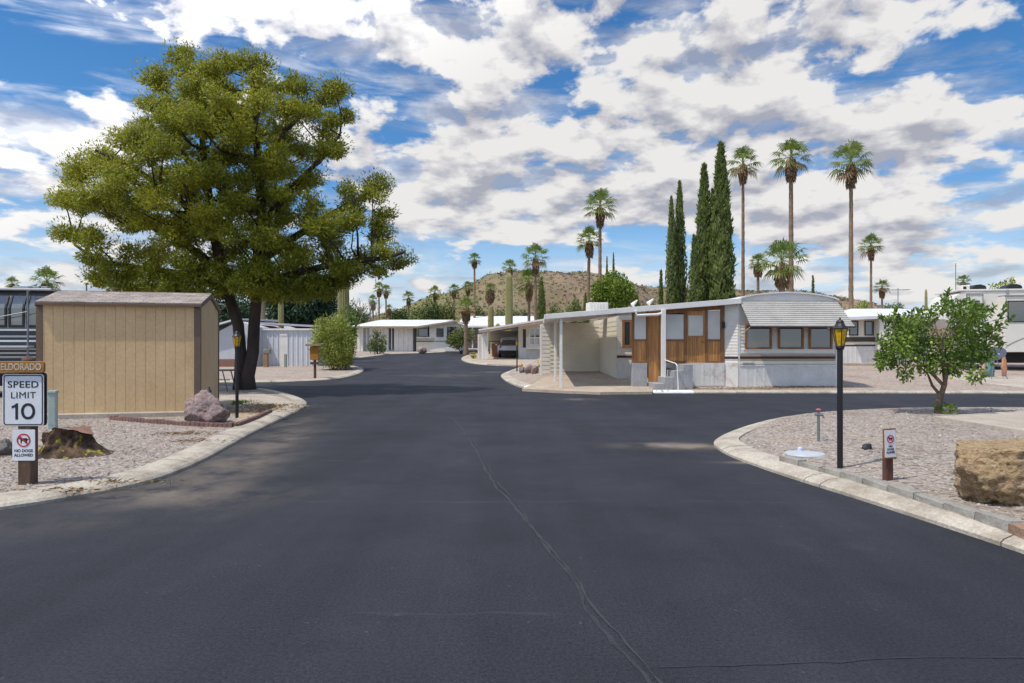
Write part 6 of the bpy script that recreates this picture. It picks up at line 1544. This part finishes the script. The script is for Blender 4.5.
# motor home at the right edge
def rv():
    Y = 34.2; X0 = at(951, Y); z = ez(X0, Y)+YR-.02; rz = R(-9)
    t = thing('motor_home', 'white fifth wheel motor home with slide out and dark windows at the right edge', 'motor home', (X0, Y, z), rz)
    M_rv = mat('cream white fibreglass', (.74, .71, .65), (.66, .63, .57), 1, .35)
    M_rvg = flat('grey rv trim', (.30, .30, .29), .5)
    Zb, Zt = hz(351, Y)-z, hz(291.5, Y)-z; Ln = 10.5
    q = MB(); q.prism([(0, Zb+1.2), (.9, Zb+1.15), (1.1, Zb), (Ln, Zb), (Ln, Zt+.0), (.55, Zt), (.15, Zt-.25), (-.25, Zt-1.0), (-.3, Zb+1.6)], 0, 2.5); q.build('body', M_rv, t, bevel=.03)
    q = MB(); q.box(.3, Ln+.02, -.05, 2.55, Zt+.001, Zt+.10); q.build('roof_edge', M_rv, t, bevel=.02)
    k = Y/FPX; X = lambda px: (px-951)*k
    # entry slide with small window
    q = MB(); q.box(X(963.5), X(979), -.12, .01, Zb+.1, hz(294, Y)-z); q.build('front_slide', M_rv, t, bevel=.02)
    q = MB()
    for x in (963.5, 978.4): q.box(X(x), X(x)+.05, -.135, -.121, Zb+.1, hz(294, Y)-z)
    q.box(X(963.5), X(979), -.15, -.136, hz(295.2, Y)-z, hz(293.8, Y)-z); q.build('slide_trim', M_rvg, t)
    window(t, X(967), X(976), -.122, hz(313, Y)-z, hz(301, Y)-z, M_black, M_glass, .05, .03)
    # main slide
    q = MB(); q.box(X(994), X(1019.5), -.55, .01, Zb-.05, hz(297.5, Y)-z); q.build('main_slide', M_rv, t, bevel=.02)
    window(t, X(996.5), X(1015.5), -.552, hz(323, Y)-z, hz(302, Y)-z, M_black, M_glass, .05, .03)
    q = MB(); q.box(X(1019.6), X(1020.6), -.57, .0, Zb-.3, hz(296, Y)-z); q.box(X(994), X(1020.4), -.60, .0, hz(297.4, Y)-z, hz(296.4, Y)-z); q.build('slide_trim', M_rvg, t)
    window(t, X(1021.5), X(1040), -.01, hz(318, Y)-z, hz(303, Y)-z, M_black, M_glass, .05, .04)
    q = MB(); q.box(X(1001), X(1003), -.06, -.005, hz(297, Y)-z+.12, hz(292.4, Y)-z+.1); q.build('porch_light', M_rvg, t, bevel=.01)
    # curved graphic stripe
    q = MB(); Pp = [(X(990.2), Zb+.05), (X(993.9), Zb+.35)]
    xs_ = np.linspace(X(995), X(1019), 12); zz = [Zb+.12+.62*((x-xs_[0])/(xs_[-1]-xs_[0]))**.7 for x in xs_]
    for i in range(11): q.hexa([(xs_[i],-.556,zz[i]),(xs_[i+1],-.556,zz[i+1]),(xs_[i+1],-.551,zz[i+1]),(xs_[i],-.551,zz[i]),(xs_[i],-.556,zz[i]+.07),(xs_[i+1],-.556,zz[i+1]+.07),(xs_[i+1],-.551,zz[i+1]+.07),(xs_[i],-.551,zz[i]+.07)])
    q.build('swoosh_stripe', M_rvg, t)
    q = MB(); q.box(1.2, Ln, .2, 2.3, .35, Zb-.001); q.build('under_frame', M_dark, t); q = MB(); q.box(1.15, X(994), -.02, .2, Zb-.35, Zb-.003); q.build('belly_panel', M_rvg, t)
    for x in (5.2, 6.2): q = MB(); q.tube([(x, .05, .38), (x, .35, .38)], .38, 22); q.build('wheel', M_black, t)
    for x in (1.5, 1.85): MB().tube([(x, .3, 0), (x, .3, Zb)], .05, 8).build('landing_leg', M_rvg, t)
    for a, b_ in ((978, 993), (1009.5, 1026)):
        q = MB(); q.prism([(X(a), Zt+.1), (X(b_), Zt+.1), (X(b_)-.06, Zt+.34), (X(b_)-.3, Zt+.42), (X(a)+.2, Zt+.40), (X(a)+.02, Zt+.25)], .9, 1.6); q.build('roof_air_conditioner', M_black, t, bevel=.04)
    q = MB(); q.box(X(968), X(976), .8, 1.4, Zt+.1, Zt+.38); q.build('roof_vent', M_rv, t, bevel=.05); q = MB(); q.box(X(969.5), X(972), .75, .8, Zt+.12, Zt+.3); q.build('roof_hatch', M_black, t)
    q = MB(); q.tube([(X(966), 1.2, Zt+.1), (X(966), 1.2, Zt+1.55)], .018, 6); q.build('aerial', M_galv, t)
    q = MB(); q.tube([(X(1023.2), -.2, .1), (X(1023.2), -.2, Zt+2.1)], .03, 6); q.build('awning_pole', M_galv, t)
rv()
# dish on a tripod, tarps and box by the motor home
Y = 29.3; X = at(996, Y); z = ez(X, Y)+YR-.01
t = thing('satellite_dish', 'grey blue satellite dish on a folding tripod in front of the motor home', 'satellite dish', (X, Y, z))
k = Y/FPX; hc = hz(353.5, Y)-z
M_dish = mat('grey blue dish', (.24, .30, .38), (.20, .25, .33), 4, .45)
bm_ = MB(); n = 28; rings = [0, .3, .6, .85, 1.0]; vs = [(0, .09, 0)]
for r_ in rings[1:]:
    for i in range(n): a = 2*math.pi*i/n; vs.append((r_*.40*math.cos(a), .09*(1-r_*r_), r_*.33*math.sin(a)))
fs = [(0, 1+i, 1+(i+1) % n) for i in range(n)]+[(1+j*n+i, 1+j*n+(i+1) % n, 1+(j+1)*n+(i+1) % n, 1+(j+1)*n+i) for j in range(3) for i in range(n)]
d_ = bm_.add(vs, fs).build('reflector', M_dish, t, smooth=True); d_.location = (0, 0, hc); d_.rotation_euler = (R(28), 0, R(-12)); sd = d_.modifiers.new('solid', 'SOLIDIFY'); sd.thickness = .02
MB().box(-.13, .16, -.012, -.004, -.02, .035).build('white_mark', M_signw, d_).rotation_euler = (0, R(15), 0)
for a in (0, 2.1, 4.2): MB().tube([(0, .08, hc-.15), (.42*math.cos(a-.5), .42*math.sin(a-.5), 0)], .016, 6).build('leg', M_galv, t)
MB().tube([(0, -.05, hc-.3), (-.02, -.45, hc-.12)], .012, 6).build('feed_arm', M_galv, t)
def tarp(label, px, tp, bt, wpx, Y, col, seed):
    X = at(px, Y); z = ez(X, Y)+YR-.01; h = hz(tp, Y)-z; w = wpx/2*Y/FPX
    bm = bmesh.new(); bmesh.ops.create_icosphere(bm, subdivisions=4, radius=1)
    for v in bm.verts:
        d = v.co.normalized(); r = 1+.3*noise.fractal(d*1.7+Vector((seed, 2, 1)), .8, 2, 4); q = d*r
        v.co = Vector((q.x*w*(1.15-.25*q.z), q.y*w*.7, max(0, (q.z+.9))*h*.52))
    me = bpy.data.meshes.new('tarp_bundle'); bm.to_mesh(me); bm.free(); me.materials.append(flat('tarp cloth '+str(seed), col, .7)); me.polygons.foreach_set('use_smooth', [True]*len(me.polygons))
    o = bpy.data.objects.new('tarp_bundle', me); C.objects.link(o); o.location = (X, Y, z-.02); tag(o, label, 'tarp bundle')
tarp('teal tarp bundle left of the satellite dish', 990, 357, 371, 7, 30.2, (.12, .24, .22), 3)
tarp('salmon orange cloth bundle just left of the dish legs', 999+5, 355, 370, 4.5, 30.4, (.50, .24, .13), 5)
tarp('pale pink cloth bundle under the motor home nose', 985, 361, 371, 9, 31.5, (.46, .30, .24), 7)
# roof aerial by the cream mobile home
Y = 46; X = at(898, Y); z = ez(X, Y)+YR
t = thing('roof_aerial', 'old rooftop television aerial over the cream mobile home', 'aerial', (X, Y, z)); h = hz(288, Y)-z
MB().tube([(0, 0, -.1), (0, 0, h)], .025, 6).build('mast', M_galv, t)
q = MB(); q.tube([(-.75, 0, h-.15), (.75, 0, h-.1)], .018, 6)
for i in range(7): x = -.7+i*.23; q.tube([(x, -.3, h-.13), (x, .3, h-.13)], .010, 5)
q.build('elements', M_galv, t)

# citrus tree
def citrus():
    c = gp(938, 413.5, YR, fz); Y = c.y; k = Y/FPX; rng = np.random.default_rng(21); rnd = random.Random(21)
    t = thing('citrus_tree', 'small citrus tree with glossy leaves and a few yellow fruit on the gravel island', 'tree', tuple(c))
    W = lambda px, py, dy=0: Vector(((px-938)*k, dy, (413.5-py)*k))
    q = MB()
    q.tube([W(938, 416), W(938, 405), W(942, 392), W(945, 383)], [.085, .07, .06, .05], 10, jit=.06, rnd=rnd)
    ends = []
    for P in ([(941,396),(936,386),(935,375),(926,362)], [(944,386),(942,376),(936,360),(930,340)], [(945,384),(953,375),(962,366),(975,352)], [(945,383),(948,365),(950,345),(950,322)], [(942,390),(950,378),(954,362),(964,340)], [(944,386),(930,368),(912,355),(895,350)]):
        y0 = rnd.uniform(-.7, .7); V = [W(a, b, y0*i/3) for i, (a, b) in enumerate(P)]; q.tube(V, [.04, .032, .022, .012], 7); ends += V[1:]
    cl = []
    pts = [(905,335,20),(925,325,20),(950,318,18),(975,330,20),(990,345,18),(890,352,18),(910,362,20),(935,345,24),(960,350,24),(980,362,18),(925,372,18),(950,372,18),(895,372,12),(900,385,10),(955,385,10),(935,310,12),(958,306,10),(985,325,14),(1000,338,10),(893,325,10),(882,362,10),(968,378,12),(915,318,12),(942,360,22),(880,345,8),(995,358,12),(970,315,11)]
    tw = [(1003,318),(1002,306),(957,291),(893,310),(1005,345),(876,365),(935,300),(985,308),(888,318),(996,325),(966,300)]
    fol = []
    for px, py, r in pts:
        px = 936+(px-938)*.89; py = 335+(py-340)*.86; p = W(px, py, rnd.uniform(-1, 1)*1.0*(1-abs(px-940)/90)); rr = r*k; rr *= .84; cl.append((p, rr))
        n = int(360*(r/20)**2)+40; P, D = puff(tuple(p), (rr, rr, rr*.85), n, rng, .25, .1); D[:, 2] -= .15; fol.append(leaves(P, D, .098, .05, rng, puff.N, .8))
        b = min(ends, key=lambda e: (e-p).length); q.tube([b, b*.5+p*.5+Vector((0, 0, -.04)), p], [.014, .010, .005], 5)
    for px, py in tw:
        p = W(px, py, rnd.uniform(-.4, .4)); b = min([c_[0] for c_ in cl], key=lambda e: (e-p).length); q.tube([b, p], [.008, .004], 4)
        n = 34; u = rng.uniform(.25, 1.02, (n, 1)); P = np.array(b)*(1-u)+np.array(p)*u; D = rng.normal(size=(n, 3)); D += np.array((p-b).normalized())*.8; fol.append(leaves(P, D, .14, .055, rng))
    P, D = puff((.1, -.1, .10), (.22, .2, .10), 60, rng, .2, .8); fol.append(leaves(P, D, .13, .06, rng))
    arr_obj('crown', np.concatenate(fol), 4, leafmat('citrus leaves', [(.04, .085, .012), (.09, .165, .022), (.16, .25, .038), (.27, .35, .065)], .35, .35, 1.6), t)
    q.build('trunk', mat('citrus bark', (.20, .14, .10), (.10, .07, .05), 4, .9, bump=.4), t)
    M_lem = flat('lemon skin', (.36, .44, .06), .4)
    for px, py in ((911, 343), (896, 358), (930, 376)):
        p = W(px, py, -.75); mb = MB(); mb.lathe([(0, -.036), (.022, -.025), (.03, 0), (.022, .025), (0, .036)], 10); o = mb.build('fruit', M_lem, t, smooth=True); o.location = p
citrus()

# parked car
def car():
    Y = 59.5; X = at(509.8, Y); z = gz(X, Y)+YR+.012
    t = thing('parked_car', 'silver grey hatchback crossover parked nose in under the far carport', 'car', (X, Y, z), R(3)); t.scale = (1.1, 1.05, 1.06)
    M_car = mat('silver blue paint', (.60, .66, .76), (.58, .64, .74), 1, .25, metal=.4); w = .92
    # body cross sections along y (rear at y=0), profile (z) by half width
    secs = [(0.0, .42, .98, .80), (.08, .36, 1.02, .90), (.5, .34, 1.04, .92), (2.8, .34, 1.02, .92), (4.1, .36, .90, .88), (4.4, .42, .75, .75)]
    vs = []; fs = []
    for y, z0, z1, hw in secs: vs += [(-hw*.93, y, z0), (-hw, y, z0+.18), (-hw, y, z1-.12), (-hw*.95, y, z1), (hw*.95, y, z1), (hw, y, z1-.12), (hw, y, z0+.18), (hw*.93, y, z0)]
    for i in range(len(secs)-1):
        for j in range(8): fs.append((i*8+j, i*8+(j+1) % 8, (i+1)*8+(j+1) % 8, (i+1)*8+j))
    fs += [tuple(range(8)), tuple(range((len(secs)-1)*8, len(secs)*8))[::-1]]
    MB().add(vs, fs).build('body', M_car, t, smooth=False, bevel=.03)
    vs = []; fs = []
    for y, z1, hw, hb in ((.10, 1.0, .80, .84), (.42, 1.56, .62, .84), (.9, 1.64, .62, .84), (2.1, 1.60, .62, .84), (2.9, 1.02, .76, .8)): vs += [(-hb, y, 1.0), (-hw, y, z1), (hw, y, z1), (hb, y, 1.0)]
    for i in range(4):
        for j in range(3): fs.append((i*4+j, i*4+j+1, (i+1)*4+j+1, (i+1)*4+j))
    fs.append((0, 1, 2, 3))
    MB().add(vs, fs).build('cabin', M_car, t, bevel=.03)
    MB().hexa([(-.70,.085,1.06),(.70,.085,1.06),(.70,.12,1.06),(-.70,.12,1.06),(-.54,.37,1.48),(.54,.37,1.48),(.54,.41,1.48),(-.54,.41,1.48)]).build('rear_window', M_glass, t)
    for s in (-1, 1): MB().add([(s*.853,.6,1.06),(s*.853,2.6,1.06),(s*.655,2.15,1.5),(s*.655,.75,1.5)], [(0,1,2,3)]).build('side_window', M_glass, t)
    MB().box(-.9, .9, -.10, .1, .30, .62).build('bumper', flat('black plastic', (.025, .025, .027), .6), t, bevel=.04)
    for s in (-1, 1): MB().hexa([(s*.78-.06,-.015,.82),(s*.78+.1,-.01,.82),(s*.78+.1,.12,.82),(s*.78-.06,.12,.82),(s*.72-.06,.02,1.28),(s*.72+.06,.03,1.28),(s*.72+.06,.2,1.28),(s*.72-.06,.2,1.28)]).build('tail_light', flat('tail light red', (.42, .03, .03), .2), t, bevel=.01)
    MB().box(-.26, .26, -.03, .0, .72, .88).build('number_plate', M_signw, t)
    MB().box(-.55, .55, -.02, .005, .90, .94).build('chrome_strip', flat('chrome', (.6, .6, .62), .15, 1), t)
    for x in (-.78, .78):
        for y in (.85, 3.5):
            wq = MB(); wq.tube([(x-.11, y, .33), (x+.11, y, .33)], .33, 22); o = wq.build('wheel', M_black, t); rq = MB(); rq.tube([(x-.118, y, .33), (x+.118, y, .33)], .2, 16); rq.build('rim', M_galv, o)
    for s in (-1, 1): MB().box(s*.98-.09, s*.98+.09, 2.45, 2.55, 1.02, 1.16).build('mirror', M_car, t, bevel=.03)
    q = MB(); q.box(-.55,.55,.36,.62,1.60,1.66); q.build('spoiler', M_car, t, bevel=.02)
car()
